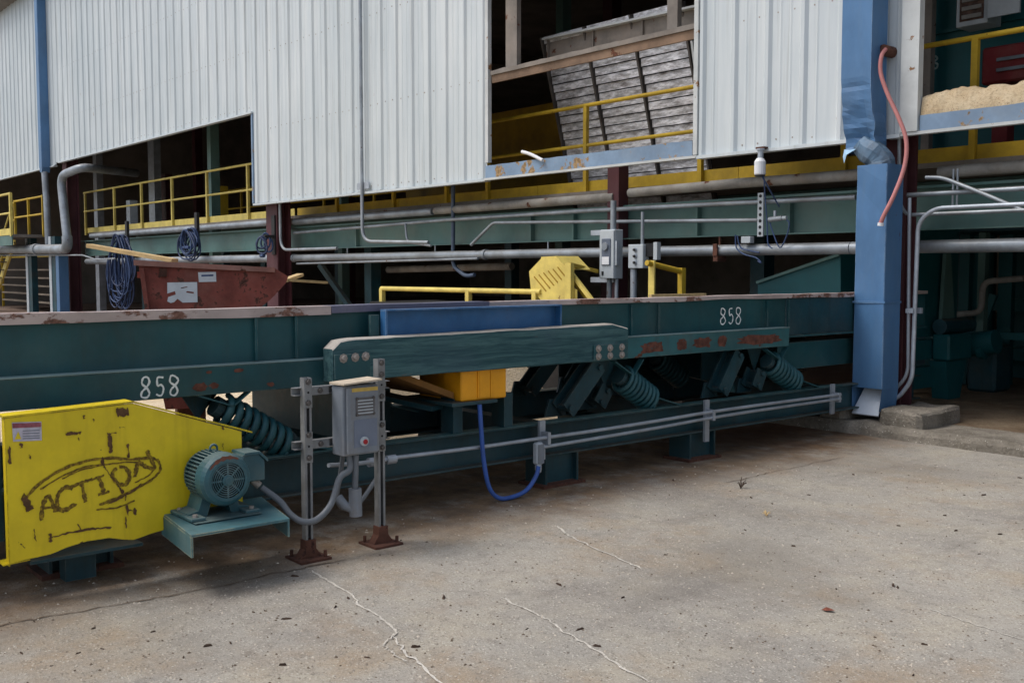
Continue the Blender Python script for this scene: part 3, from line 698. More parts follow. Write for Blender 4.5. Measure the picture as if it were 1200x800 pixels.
# coil springs with their seats
sp = MB(); hel = []; turns = 7.8; nn = int(turns * 16)
for i in range(nn + 1):
    a_ = 2 * math.pi * i / 16; hel.append(Vector((.090 * math.cos(a_), .090 * math.sin(a_), -.185 + .37 * i / nn)))
sp.tube(hel, .0175, 7); spring_me = sp.mesh('spring'); spring_me.materials.append(m_spring)
seat_mes = [MB().lathe(q_, (0, 0, 0), (0, 0, 1), 14).mesh('spring_seat') for q_ in ([(-.225, .062), (-.19, .062), (-.19, .045), (-.16, .045)], [(.16, .045), (.19, .045), (.19, .062), (.225, .062)])]
for q_ in seat_mes: q_.materials.append(m_tealdark)
def spring(y0, z0, y1, z1, x, big=1.0):
    c = Vector((x, (y0 + y1) / 2, (z0 + z1) / 2)); d = Vector((0, y1 - y0, z1 - z0)); q = d.to_track_quat('Z', 'X').to_euler()
    s = inst('spring', spring_me, Cv, c, q); k = d.length / .40; s.scale = (big, big, k)
    for me_ in seat_mes:
        s2 = bpy.data.objects.new('spring_seat', me_); COL.objects.link(s2); s2.parent = s
    dn = d.normalized(); n_ = Vector((0, -dn.z, dn.y))
    # upper hanger plate and lower seat plate (thin triangular gussets)
    for off in (-.085,):
        mb = MB(); up_ = Vector((x + off, y0, z0)) - dn * .03; lw = Vector((x + off, y1, z1)) + dn * .03
        a0, a1 = up_ - n_ * .10, up_ + n_ * .10
        poly = [(a0.y, a0.z), (a1.y, a1.z), (a1.y + .03, .808), (a0.y - .10, .808)]
        mb.prism(poly, 0, x + off - .005, x + off + .005)
        part('spring_bracket', mb, m_tealdark, Cv)
        b0, b1 = lw - n_ * .10, lw + n_ * .10
        mb = MB().prism([(b0.y, b0.z), (b1.y, b1.z), (b1.y + .09, .438), (b0.y - .0, .438)], 0, x + off - .005, x + off + .005)
        part('spring_bracket', mb, m_tealdark, Cv)
def spring_edges(y0, z0, y1, z1, x):
    for a_, b2 in (((y0 - .15, .806), (y0 + .045, z0 + .015)), ((y0 + .14, .806), (y0 + .05, z0 + .02)), ((y1 - .02, z1 + .03), (y1 + .22, .444)), ((y1 - .045, z1 - .015), (y1 - .06, .444))):
        part('bracket_edge', MB().bar((x + .092, a_[0], a_[1]), (x + .092, b2[0], b2[1]), .05, .008, Vector((0, a_[1] - b2[1], b2[0] - a_[0])).normalized()), m_spring, Cv)
SPR = [(2.30, .72, 2.70, .47), (5.35, .68, 5.67, .485), (7.10, .69, 7.48, .485), (.35, .70, .72, .47)]
for k, (a, b_, c, d) in enumerate(SPR):
    spring(a, b_, c, d, -5.165, 0.92 if k == 0 else 1.0); spring_edges(a, b_, c, d, -5.185)
for a, b_, c, d in ((3.55, .70, 3.95, .48), (6.78, .68, 7.14, .47), (.6, .70, .97, .48), (8.3, .68, 8.66, .47)): spring(a, b_, c, d, -6.12); spring_edges(a, b_, c, d, -6.12)
# rocker arms leaning the other way
def rocker(y0, z0, y1, z1, x):
    d = (Vector((x, y1, z1)) - Vector((x, y0, z0))).normalized(); n_ = Vector((0, -d.z, d.y)); w_ = .055
    mb = MB()
    for off in (-.055, .055):
        a, b_ = Vector((x + off, y0, z0)), Vector((x + off, y1, z1)); mb.bar(a, b_, .014, .13, n_)
    mb.bar((x, y0, z0), (x, y1, z1), .10, .016, n_)
    r_ = part('rocker_arm', mb, m_tealdark, Cv)
    part('pivot', MB().tube([(x - .082, y0 + .01, z0 + .02), (x + .082, y0 + .01, z0 + .02)], .02, 10), m_tealdark, r_)
    part('pivot', MB().tube([(x - .082, y1 - .01, z1 - .02), (x + .082, y1 - .01, z1 - .02)], .02, 10), m_tealdark, r_)
    part('pivot_bracket', MB().prism([(y0 - .10, .439), (y0 + .10, .439), (y0 + .06, z0 + .07), (y0 - .06, z0 + .07)], 0, x - .085, x - .07), m_tealdark, r_)
for a, b_, c, d in ((4.79, .49, 5.09, .79), (6.45, .49, 6.66, .79), (1.35, .49, 1.6, .79)): rocker(a, b_, c, d, -5.17)
for a, b_, c, d in ((3.35, .49, 3.65, .79), (5.35, .49, 5.65, .79), (5.85, .49, 6.1, .79), (7.9, .49, 8.1, .79)): rocker(a, b_, c, d, -6.2)
rocker(6.95, .485, 7.02, .62, -5.22); rocker(5.22, .485, 5.30, .60, -5.30)
part('belly_plate', MB().box(-6.38, -6.37, P(655, 440, 0, -6.37).y, 9.4, .44, .895), m_tealdark, Cv)
part('belly_plate', MB().box(-5.62, -5.61, P(822, 440, 0, -5.61).y, P(858, 440, 0, -5.61).y, .52, .895), m_tealdark, Cv)
# short uprights on the base frame below the orange box
for px in (531, 590): 
    c = P(px, 490, 0, -5.12); part('upright', MB().box(-5.20, -5.07, c.y - .035, c.y + .035, .438, .66), m_tealdark, Cv)
part('upright', MB().box(-5.9, -5.8, 3.7, 3.8, .44, .80), m_tealdark, Cv)
part('cross_brace', MB().bar((-6.4, 3.15, .79), (-5.15, 3.72, .60), .14, .03), m_tealdark, Cv)
part('cross_brace', MB().box(-6.5, -5.15, 3.14, 3.22, .44, .8), m_tealdark, Cv)
# chalk numbers
GL = {'8': [[(.55, .52), (.2, .72), (.28, .98), (.62, 1.0), (.75, .78), (.5, .5), (.18, .3), (.2, .04), (.52, 0), (.78, .2), (.6, .46), (.5, .52)]],
      '5': [[(.72, 1.0), (.3, .97), (.26, .58), (.5, .62), (.74, .42), (.66, .1), (.4, .0), (.18, .1)]],
      '3': [[(.2, .9), (.5, 1.0), (.72, .8), (.4, .55), (.75, .35), (.6, .05), (.2, .06)]]}
def chalk(txt, x, y0, z0, cw, chh, wd, parent, mat, tilt=0.0):
    mb = MB(); rnd = random.Random(int(y0 * 50))
    for i, ch_ in enumerate(txt):
        for stroke in GL[ch_]:
            pts = spline([Vector((x, y0 + i * cw + a * cw * .92 + rnd.uniform(-.004, .004), z0 + b_ * chh + rnd.uniform(-.004, .004) + tilt * i)) for a, b_ in stroke], 5)
            mb.ribbon(pts, [wd * rnd.uniform(.7, 1.15) for _ in pts], (1, 0, 0), .003)
    return part('chalk_number', mb, mat, parent, label='white chalk number ' + txt)
chalk('858', XF, 1.845, .818, .072, .098, .0105, Cv, m_chalk, .001)
chalk('858', XT, P(843, 370, 0, XT).y, 1.022, .096, .122, .011, Cv, m_chalk)

# ------------------------------------------------------------------ timber bolted along the side
bolt = MB().lathe([(0, .026), (.004, .026), (.004, .0165), (.016, .0165), (.019, .012)], (0, 0, 0), (1, 0, 0), 8)
bolt_me = bolt.mesh('bolt'); bolt_me.materials.append(m_bolt)
Tm = thing('timber', 'long weathered teal painted timber bolted to the side of the conveyor', 'timber', (-5.0, 4.0, .83))
tb = MB(); n = 46; vs = []
for i in range(n + 1):
    y = 2.87 + (5.20 - 2.87) * i / n; f = i / n
    zt = 1.066 + .018 * f; zb = .834 - .002 * f
    if y < 2.93: zt = 1.015 + (zt - 1.015) * (y - 2.87) / .06
    zt += .004 * noise.noise(Vector((y * 5, 0, 1))) + .003 * noise.noise(Vector((y * 17, 0, 2)))
    if i > n - 3: zt -= .012 * (i - n + 3)
    zb += .004 * noise.noise(Vector((y * 4, 3, 1)))
    dx = .003 * noise.noise(Vector((y * 3, 7, 1)))
    vs += [(-4.95 + dx, y, zb + .006), (-4.95 + dx, y, zt - .008), (-4.958, y, zt), (-5.05, y, zt), (-5.055, y, zb), (-4.958, y, zb)]
tb.add(vs, [(i * 6 + j, i * 6 + (j + 1) % 6, (i + 1) * 6 + (j + 1) % 6, (i + 1) * 6 + j) for i in range(n) for j in range(6)] + [list(range(6))[::-1], [n * 6 + j for j in range(6)]])
tob = part('plank', tb, m_timber, Tm); tob.data.materials.append(m_timberedge)
for p in tob.data.polygons:
    if p.normal.z > .5: p.material_index = 1
part('splice_plate', MB().box(-4.947, -4.938, 2.875, 3.105, .845, .985), m_teal, Tm, .002)
part('splice_plate', MB().box(-4.946, -4.936, 4.86, 5.185, .845, .945), m_teal, Tm, .002)
for y, z in ((2.93, .963), (3.005, .965), (3.072, .967)): inst('bolt', bolt_me, Tm, (-4.938, y, z))
for y in (4.90, 5.01, 5.125):
    for z in (.868, .92): inst('bolt', bolt_me, Tm, (-4.936, y, z))

# ------------------------------------------------------------------ blue tray on the trough side
Bt = thing('blue_tray', 'flat blue steel tray fixed to the trough side above the timber', 'tray', (-5.06, 3.9, 1.0))
ya, yb = P(453, 366, 0, -5.02).y, P(658, 357, 0, -5.02).y
part('plate', MB().box(-5.085, -5.078, ya, yb, 1.0, 1.212), m_dblue, Bt)
part('flange', MB().box(-5.078, -5.02, ya - .005, yb + .005, 1.212, 1.221), m_dblue, Bt)
part('flange', MB().box(-5.078, -5.022, ya - .005, ya + .007, 1.0, 1.2115), m_dblue, Bt)
part('flange', MB().box(-5.078, -5.022, yb - .007, yb + .005, 1.0, 1.2115), m_dblue, Bt)
part('lifting_lug', MB().box(-5.085, -5.07, ya - .08, ya - .02, 1.0, 1.19), m_teal, Bt)

# ------------------------------------------------------------------ orange box under the timber
Ob = thing('orange_box', 'orange steel box hanging under the timber above the blue cable', 'box', (-5.2, 3.95, .64))
part('housing', MB().box(-5.45, -5.0, 3.79, 4.15, .645, .93), m_orange, Ob, .008)
for y in (3.92, 4.02): part('rib', MB().box(-4.999, -4.992, y - .006, y + .006, .66, .92), m_orange, Ob)
part('cover_strip', MB().box(-4.998, -4.994, 3.93, 4.01, .66, .83), m_orange, Ob)
part('seat_plate', MB().box(-5.5, -4.97, 3.70, 4.05, .625, .644), m_tealdark, Ob)
part('chute', MB().prism([(3.25, .86), (3.77, .66), (3.77, .70), (3.25, .90)], 0, -5.95, -5.05), m_brown, Ob)
cb_ = [P(562, 474, 0, -4.96), P(564, 505, 0, -4.955), P(567, 540, 0, -4.95), P(573, 570, 0, -4.945), P(584, 583, 0, -4.94), P(600, 584, 0, -4.935), P(617, 574, 0, -4.94), P(628, 558, 0, -4.95), P(631, 546, 0, -4.955)]
for q in cb_: q.z = max(q.z, .018)
single('blue_cable', MB().tube(spline(cb_, 6), .0145, 10), m_cable, 'bright blue cable looping down from the orange box to the conduit fitting', 'cable')

# conduits clamped on the base beam
Cd = thing('conduit_run', 'pair of grey conduits clamped along the teal base beam', 'conduit', (-4.99, 5.6, .3))
def zy(pts, x): return [P(a, b_, 0, x) for a, b_ in pts]
part('conduit', MB().tube(spline(zy([(455, 537), (560, 524), (636, 513), (700, 504), (770, 493), (830, 483), (900, 473), (985, 462)], -4.985), 4), .0125, 8), m_steel, Cd)
part('conduit', MB().tube(spline(zy([(634, 524), (700, 513), (770, 501), (830, 490), (900, 479), (985, 467)], -4.985), 4), .0125, 8), m_steel, Cd)
for px in (640, 833, 980):
    c = P(px, 500, 0, -5.0); part('clamp', MB().box(-5.055, -5.035, c.y - .025, c.y + .025, .14 if px == 833 else .20, .46), m_steel, Cd)
    for dz in (.33, .37): part('strap', MB().box(-5.034, -4.966, c.y - .012, c.y + .012, dz - .02, dz + .02), m_steel, Cd)
fb = thing('conduit_fitting', 'grey cast conduit elbow where the blue cable ends', 'fitting', (-4.97, 4.4, .16))
c = P(631, 532, 0, -4.97)
part('body', MB().box(-5.0, -4.945, c.y - .03, c.y + .03, .19, .335), m_lgrey, fb, .012)
part('gland', MB().lathe([(0, .018), (.02, .022), (.045, .022), (.06, .015)], (-4.965, c.y - .005, .14), (0, 0, 1), 10), m_steel, fb)
part('cover', MB().box(-4.944, -4.94, c.y - .024, c.y + .024, .2, .325), m_grey, fb)

# ------------------------------------------------------------------ yellow guard
Gd = thing('belt_guard', 'yellow sheet steel belt guard marked ACTION with peeling paint', 'guard', (-4.85, 1.7, .2))
XG = -4.75
gp = [(1.152, .817), (1.70, .836), (2.235, .652), (2.235, .285), (1.832, .285), (1.832, .222), (1.76, .212), (1.69, .198), (1.64, .208), (1.58, .226), (1.48, .228), (1.39, .214), (1.32, .196), (1.22, .190), (1.155, .182)]
part('face_plate', MB().prism(gp, 0, XG - .006, XG), m_yellow, Gd)
part('top_lip', MB().prism([(1.146, .818), (1.70, .838), (1.70, .846), (1.146, .826)], 0, XG - .10, XG + .004), m_yellow, Gd)
part('top_lip', MB().prism([(1.702, .838), (2.29, .638), (2.29, .646), (1.702, .846)], 0, XG - .10, XG + .004), m_yellow, Gd)
part('edge_fold', MB().box(XG - .05, XG - .007, 1.153, 1.158, .17, .815), m_yellow, Gd)
part('side_plate', MB().box(XG - .27, XG - .007, 2.229, 2.235, .29, .650), m_yellow, Gd)
part('back_plate', MB().prism([(1.30, .80), (1.70, .82), (2.2, .64), (2.2, .30), (1.30, .30)], 0, XG - .275, XG - .27), m_tealdark, Gd)
part('bottom_flange', MB().prism([(1.13, .176), (1.24, .182), (1.24, .188), (1.13, .182)], 0, XG - .10, XG - .008), m_yellow, Gd)
part('support_bracket', MB().box(-5.02, XG - .05, 1.25, 1.75, .15, .165), m_tealdark, Gd)
part('support_post', MB().box(-5.04, -4.95, 1.44, 1.58, .0, .149), m_tealdark, Gd)
def gz(a, b_): return P(a / 3.81, 460 + b_ / 3.81, 0, XG)
LIFT = [.0015]
def stroke(mb, pts, wd, n=6, jit=.002, lift=.0025):
    LIFT[0] += .00012; lift = LIFT[0]
    q = spline([gz(*p) for p in pts], n); rnd = random.Random(int(pts[0][0]))
    q = [p + Vector((0, rnd.uniform(-jit, jit), rnd.uniform(-jit, jit))) for p in q]
    mb.ribbon(q, [wd * rnd.uniform(.6, 1.2) for _ in q], (1, 0, 0), lift)
m_ink = None
t = NT('olive_marker'); c = t.mix(t.ramp(t.noise(60, 4, .7), .40, .72), lin(92, 68, 8), lin(176, 146, 20)); m_ink = t.fin(c, .7)
lg = MB()
stroke(lg, [(185, 570), (190, 500), (215, 460), (235, 495), (250, 530)], 0.0208); stroke(lg, [(188, 515), (240, 512)], 0.0130)
stroke(lg, [(325, 425), (285, 425), (255, 465), (260, 515), (295, 520), (335, 495)], 0.0208)
stroke(lg, [(305, 425), (365, 400), (412, 385)], 0.0156); stroke(lg, [(362, 400), (372, 440), (382, 485)], 0.0195)
stroke(lg, [(415, 385), (465, 368)], 0.0130); stroke(lg, [(440, 378), (455, 412), (462, 448)], 0.0195); stroke(lg, [(438, 455), (490, 440)], 0.0130)
stroke(lg, [(520, 335), (500, 365), (525, 405), (560, 408), (578, 370), (560, 335), (530, 330)], 0.0195)
stroke(lg, [(600, 375), (610, 335), (618, 310), (650, 330), (690, 335), (672, 295), (655, 258)], 0.0195)
part('lettering', lg, m_ink, Gd, label='olive hand-drawn word ACTION')
el = MB()
stroke(el, [(100, 460), (120, 490), (135, 525)], .030); stroke(el, [(115, 470), (170, 410), (260, 350), (370, 308), (480, 292), (590, 296), (660, 292)], .014)
stroke(el, [(180, 430), (270, 375), (380, 330), (470, 318)], .008); stroke(el, [(650, 290), (700, 300), (715, 335), (690, 375), (620, 420), (540, 460), (440, 500)], .014)
stroke(el, [(275, 385), (360, 345), (450, 325), (560, 310), (640, 310)], .007); stroke(el, [(430, 520), (520, 512), (600, 480)], .008); stroke(el, [(680, 300), (690, 330), (660, 370), (600, 400)], .008)
part('logo_swoosh', el, m_ink, Gd, label='olive sketched ellipse around the lettering')
def scar(mb, pts, wd):
    q = spline([gz(*p) for p in pts], 9); rnd = random.Random(int(pts[0][0] * 7 + pts[0][1]))
    wds = []; k_ = 1.0
    for i in range(len(q)):
        k_ = max(.25, min(1.9, k_ + rnd.uniform(-.6, .6))); wds.append(wd * k_)
    wds[0] = wds[-1] = wd * .15; LIFT[0] += .00012
    mb.ribbon([p + Vector((0, rnd.uniform(-.0025, .0025), rnd.uniform(-.0025, .0025))) for p in q], wds, (1, 0, 0), LIFT[0])
m_scar = paint('chip_rust', (.12, .062, .028, 1), .9, .4, 30)
for pts, wd in (([(455, 285), (460, 320), (490, 365), (520, 405), (550, 448)], .014), ([(485, 180), (490, 220), (495, 270)], .012), ([(475, 182), (520, 180)], .008), ([(570, 228), (575, 290)], .013), ([(290, 185), (330, 180), (360, 178)], .010), ([(520, 88), (545, 85), (572, 84)], .028), ([(550, 72), (548, 105)], .02), ([(565, 500), (570, 545)], .012), ([(600, 510), (603, 548)], .010), ([(567, 525), (602, 525)], .012), ([(215, 650), (300, 625), (400, 608), (495, 600)], .007), ([(222, 625), (225, 665)], .012), ([(345, 585), (365, 615)], .008), ([(92, 225), (97, 245)], .018), ([(40, 240), (42, 320)], .010), ([(130, 275), (135, 295)], .008), ([(150, 605), (158, 660)], .010), ([(90, 670), (110, 690)], .008), ([(372, 100), (374, 118)], .010), ([(415, 115), (417, 128)], .008), ([(350, 200), (352, 212)], .008), ([(630, 405), (570, 450), (480, 495)], .006), ([(105, 465), (135, 525)], .022), ([(992, 225), (994, 250)], .006), ([(990, 150), (996, 165)], .005), ([(560, 550), (560, 605)], .005), ([(560, 455), (557, 480)], .006)):
    rc = MB(); scar(rc, pts, wd * .85); part('rust_scar', rc, m_scar, Gd)
sk = [gz(52, 132), gz(184, 128), gz(186, 212), gz(58, 218)]
def quadp(q, lift=.003): return MB().add([p + Vector((lift, 0, 0)) for p in q], [(0, 1, 2, 3)])
stk = part('safety_sticker', quadp(sk), paint('sticker_white', lin(196, 192, 204), .5, .12, 40, dust=.3, dcol=lin(150, 130, 150)), Gd, label='faded white safety sticker')
part('sticker_band', quadp([gz(54, 136), gz(182, 132), gz(182, 152), gz(55, 158)], .0042), paint('sticker_red', lin(150, 82, 92), .5, .3, 40), stk)
for r_ in (168, 180, 192, 202):
    part('sticker_print', quadp([gz(100, r_), gz(176, r_ - 3), gz(176, r_ + 1), gz(100, r_ + 4)], .0042), m_grey, stk)
part('sticker_symbol', MB().add([gz(64, 208) + Vector((.0042, 0, 0)), gz(80, 172) + Vector((.0042, 0, 0)), gz(94, 206) + Vector((.0042, 0, 0))], [(0, 1, 2)]), m_yellow, stk)
part('edge_angle', MB().box(-4.98, -4.90, 1.10, 1.17, .25, .78), m_tealdark, Gd)

# ------------------------------------------------------------------ motor on its shelf
Ms = thing('motor_shelf', 'pale teal folded steel shelf carrying the electric motor', 'shelf', (-4.5, 2.05, .14))
part('top_plate', MB().add([(-4.80, 1.84, .285), (-4.80, 2.36, .285), (-4.33, 2.27, .275), (-4.33, 1.79, .275), (-4.80, 1.84, .297), (-4.80, 2.36, .297), (-4.33, 2.27, .287), (-4.33, 1.79, .287)],
     [(0, 1, 2, 3), (4, 5, 6, 7), (0, 1, 5, 4), (1, 2, 6, 5), (2, 3, 7, 6), (3, 0, 4, 7)]), m_motorbase, Ms)
part('end_flange', MB().add([(-4.80, 1.84, .284), (-4.33, 1.79, .274), (-4.33, 1.79, .185), (-4.80, 1.84, .19), (-4.80, 1.85, .284), (-4.33, 1.80, .274), (-4.33, 1.80, .185), (-4.80, 1.85, .19)],
     [(0, 1, 2, 3), (4, 5, 6, 7), (0, 1, 5, 4), (1, 2, 6, 5), (2, 3, 7, 6), (3, 0, 4, 7)]), m_motorbase, Ms)
part('end_flange', MB().add([(-4.80, 2.36, .284), (-4.33, 2.27, .274), (-4.33, 2.27, .20), (-4.80, 2.36, .20), (-4.80, 2.35, .284), (-4.33, 2.26, .274), (-4.33, 2.26, .20), (-4.80, 2.35, .20)],
     [(0, 1, 2, 3), (4, 5, 6, 7), (0, 1, 5, 4), (1, 2, 6, 5), (2, 3, 7, 6), (3, 0, 4, 7)]), m_motorbase, Ms)
part('arm', MB().box(-5.05, -4.78, 1.95, 2.05, .22, .283), m_tealdark, Ms)
Mo = thing('electric_motor', 'teal finned electric motor with round fan cover on the pale shelf', 'motor', (-4.55, 2.05, .296))
q_ = P(268, 563, 0, -4.47); cy, cz = q_.y, q_.z
poly = []
for k in range(40):
    a_ = 2 * math.pi * k / 40
    for f, rr in ((0, .098), (.28, .098), (.32, .120), (.68, .120), (.72, .098)):
        t_ = a_ + f * 2 * math.pi / 40; poly.append((cy + rr * math.cos(t_), cz + rr * math.sin(t_)))
part('stator_frame', MB().prism(poly, 0, -4.70, -4.566), m_motor, Mo)
part('end_bell', MB().lathe([(-.0, .07), (.03, .112), (.048, .116)], (-4.75, cy, cz), (1, 0, 0), 28), m_motor, Mo)
fc = part('fan_cover', MB().lathe([(0, .124), (.060, .124), (.082, .114), (.092, .096), (.092, .082)], (-4.565, cy, cz), (1, 0, 0), 36, False), m_motor, Mo)
part('grille_back', MB().lathe([(0, .086), (.004, .086)], (-4.49, cy, cz), (1, 0, 0), 30), m_dark, fc)
gr = MB()
for rr in (.036, .046, .056, .066, .076): gr.tube([Vector((-4.478, cy + rr * math.cos(2 * math.pi * k / 32), cz + rr * math.sin(2 * math.pi * k / 32))) for k in range(33)], .003, 5, False)
for k in range(8):
    a_ = math.pi * k / 4; gr.bar((-4.478, cy + .026 * math.cos(a_), cz + .026 * math.sin(a_)), (-4.478, cy + .085 * math.cos(a_), cz + .085 * math.sin(a_)), .007, .004, (1, 0, 0))
part('grille', gr, m_motor, fc)
part('hub_cap', MB().lathe([(0, .030), (.010, .028), (.014, .016), (.016, .016)], (-4.482, cy, cz), (1, 0, 0), 12), m_motor, fc)
rp = MB(); rp.ribbon([Vector((-4.478, cy + .108 * math.cos(R(a_)), cz + .108 * math.sin(R(a_)))) for a_ in range(62, 152, 6)], [.006 + .020 * math.sin(k / 14 * math.pi) * (.6 + .4 * math.sin(k * 2.1)) for k in range(15)], (1, 0, 0), .007)
part('rust_scar', rp, paint('cover_rust', (.16, .06, .04, 1), .8, .4, 20), fc)
part('name_plate', MB().box(-4.67, -4.61, cy - .012, cy + .03, cz - .128, cz - .120), m_steel, Mo)
for s_ in (-1, 1):
    part('foot', MB().prism([(cy + s_ * .06, .298), (cy + s_ * .15, .298), (cy + s_ * .15, .318), (cy + s_ * .10, .328), (cy + s_ * .08, .39), (cy + s_ * .04, .36)], 0, -4.72, -4.58), m_motor, Mo)
    part('foot_rail', MB().box(-4.75, -4.50, cy + s_ * .135 - .035, cy + s_ * .135 + .035, .2975, .3135), m_motor, Mo, .003)
    for xb_ in (-4.71, -4.53): part('bolt', MB().lathe([(0, .012), (.012, .012)], (xb_, cy + s_ * .14, .3137), (0, 0, 1), 6), m_bolt, Mo)
part('slide_plate', MB().box(-4.77, -4.47, cy - .165, cy + .165, .2965, .2972), m_motor, Mo)
part('lifting_eye', MB().tube([Vector((-4.63, cy + .018 * math.cos(2 * math.pi * k / 14), cz + .130 + .018 * math.sin(2 * math.pi * k / 14))) for k in range(15)], .006, 6), m_motor, Mo)
jb = part('terminal_box', MB().prism([(cy + .105, .49), (cy + .125, .565), (cy + .205, .565), (cy + .24, .53), (cy + .24, .43), (cy + .11, .43)], 0, -4.70, -4.58), m_motor, Mo, .006)
part('box_lid', MB().prism([(cy + .13, .575), (cy + .21, .575), (cy + .25, .535), (cy + .25, .52), (cy + .205, .563), (cy + .125, .563)], 0, -4.71, -4.57), m_motor, jb)
part('conduit_hub', MB().tube([(-4.64, cy + .20, .425), (-4.63, cy + .23, .395)], .02, 10), m_bolt, jb)

# ------------------------------------------------------------------ control station on strut posts
Ss = thing('strut_stand', 'two galvanised slotted strut posts with rusty feet carrying the control box', 'stand', (-4.56, 2.71, 0))
m_strut = paint('dull_galvanised', lin(132, 134, 136), .5, .25, 7, metal=.25, dust=.4, dcol=lin(100, 92, 84), rust=.1)
m_nut = paint('dark_nut', lin(92, 88, 86), .5, .3, 20, metal=.3)
def strut(y, z0, z1, slots):
    mb = MB(); w2 = .0205; x = -4.56
    mb.box(x - .041, x - .038, y - w2, y + w2, z0, z1)
    mb.box(x - .038, x, y - w2, y - w2 + .003, z0, z1); mb.box(x - .038, x, y + w2 - .003, y + w2, z0, z1)
    mb.box(x - .003, x, y - w2 + .003, y - w2 + .012, z0, z1); mb.box(x - .003, x, y + w2 - .012, y + w2 - .003, z0, z1)
    part('post', mb, m_strut, Ss)
    bp = part('foot_plate', MB().box(x - .10, x + .07, y - .085, y + .085, .0, .012), m_rusty, Ss)
    mb = MB().prism([(y - .06, .012), (y + .06, .012), (y + .03, .055), (y + .028, .10), (y - .028, .10), (y - .03, .055)], 0, x - .044, x + .012)
    part('foot_socket', mb, m_rusty, bp)
    for s, q in ((-1, -1), (1, 1), (1, -1)): part('anchor_bolt', MB().tube([(x - .015 + q * .055, y + s * .065, .01), (x - .015 + q * .055, y + s * .065, .045)], .009, 6), m_rusty, bp)
    return x
strut(2.50, .04, .915, 0); strut(2.93, .04, .985, 0)
hex_me = MB().lathe([(0, .0165), (.0015, .0165), (.0016, .0115), (.012, .0115)], (0, 0, 0), (1, 0, 0), 6).mesh('bolt'); hex_me.materials.append(m_nut)
hole_me = MB().lathe([(0, .006), (.001, .006)], (0, 0, 0), (1, 0, 0), 8).mesh('slot'); hole_me.materials.append(m_dark)
def fitting(y, z0, z1, bolts, holes):
    pl = part('angle_fitting', MB().box(-4.5595, -4.5545, y - .0215, y + .0215, z0, z1), m_strut, Ss)
    for z in bolts: inst('bolt', hex_me, pl, (-4.554, y, z))
    for z in holes: inst('slot', hole_me, pl, (-4.5543, y, z))
fitting(2.50, .765, .912, (.895, .79), (.842,)); fitting(2.50, .49, .645, (.63, .515), (.572,))
fitting(2.93, .765, .985, (.965, .905, .79), (.85,)); fitting(2.93, .50, .66, (.64, .52), (.58,))
for z in (.845, .575):
    xx = -4.602
    part('cross_strut', MB().box(xx - .02, xx - .017, 2.44, 3.0, z - .02, z + .02).box(xx - .017, xx + .017, 2.44, 3.0, z + .017, z + .02).box(xx - .017, xx + .017, 2.44, 3.0, z - .02, z - .017), m_strut, Ss)
    for y in (2.58, 2.845):
        pl = part('flat_fitting', MB().box(-4.583, -4.578, y - .05, y + .05, z - .021, z + .021), m_strut, Ss); inst('bolt', hex_me, pl, (-4.578, y, z))
Cb = thing('control_box', 'grey steel push button control box between the strut posts', 'control box', (-4.50, 2.745, .51))
part('enclosure', MB().box(-4.577, -4.47, 2.645, 2.852, .515, .868), m_grey, Cb, .004)
dr = part('door', MB().box(-4.468, -4.455, 2.662, 2.848, .525, .86), m_grey, Cb, .003)
part('upper_strip', MB().box(-4.4545, -4.4535, 2.69, 2.842, .838, .857), paint('yellowed_strip', lin(190, 160, 80), .6, .2, 9), dr)
pn = part('name_plate', MB().box(-4.4545, -4.452, 2.712, 2.822, .715, .808), paint('dark_plate', lin(92, 90, 92), .5, .2, 20), dr)
for k in range(5): part('print_line', MB().box(-4.4518, -4.4512, 2.722, 2.812, .725 + k * .016, .731 + k * .016), m_lgrey, pn)
for y, z in ((2.718, .722), (2.816, .722), (2.718, .802), (2.816, .802)): inst('screw', hex_me, dr, (-4.4535, y, z)).scale = (.6, .6, .6)
part('lower_plate', MB().box(-4.4545, -4.4525, 2.70, 2.835, .555, .695), paint('bluish_plate', lin(112, 121, 138), .5, .08, 8), dr)
ring = part('button_ring', MB().lathe([(0, .024), (.010, .024), (.012, .017)], (-4.452, 2.755, .585), (1, 0, 0), 18), m_lgrey, dr)
part('button', MB().lathe([(0, .013), (.016, .013), (.018, .009)], (-4.452, 2.757, .583), (1, 0, 0), 14), m_red, ring)
part('rain_lip', MB().add([(-4.58, 2.635, .872), (-4.44, 2.635, .876), (-4.44, 2.86, .888), (-4.58, 2.86, .885), (-4.58, 2.635, .884), (-4.44, 2.635, .884), (-4.44, 2.86, .897), (-4.58, 2.86, .897)],
     [(0, 1, 2, 3), (4, 5, 6, 7), (0, 1, 5, 4), (1, 2, 6, 5), (2, 3, 7, 6), (3, 0, 4, 7)]), paint('bleached_lip', lin(190, 176, 156), .7, .2, 10), Cb)
fx = [Vector((-4.51, 2.70, .515)), Vector((-4.50, 2.70, .44)), P(398, 560, 0, -4.50), P(388, 590, 0, -4.49), P(372, 608, 0, -4.48), P(355, 611, 0, -4.48), P(340, 602, 0, -4.52), P(328, 587, 0, -4.57), Vector((-4.625, cy + .24, .385))]
single('flexible_conduit', MB().tube(spline(fx, 7), .0165, 10), m_flex, 'grey flexible conduit sagging from the control box to the motor', 'conduit')
fx2 = [Vector((-4.60, 2.72, .50)), Vector((-4.64, 2.73, .40)), P(395, 585, 0, -4.70), P(406, 596, 0, -4.72), P(420, 590, 0, -4.75), P(436, 568, 0, -4.80), P(446, 552, 0, -4.88)]
single('flexible_conduit', MB().tube(spline(fx2, 6), .013, 8), m_flex, 'thin grey conduit curling behind the second strut post', 'conduit')
Ce = thing('sealing_elbow', 'grey ribbed conduit elbow hanging under the control box', 'fitting', (-4.50, 2.76, .2))
a, b_ = P(417, 533, 0, -4.50), P(416, 573, 0, -4.50)
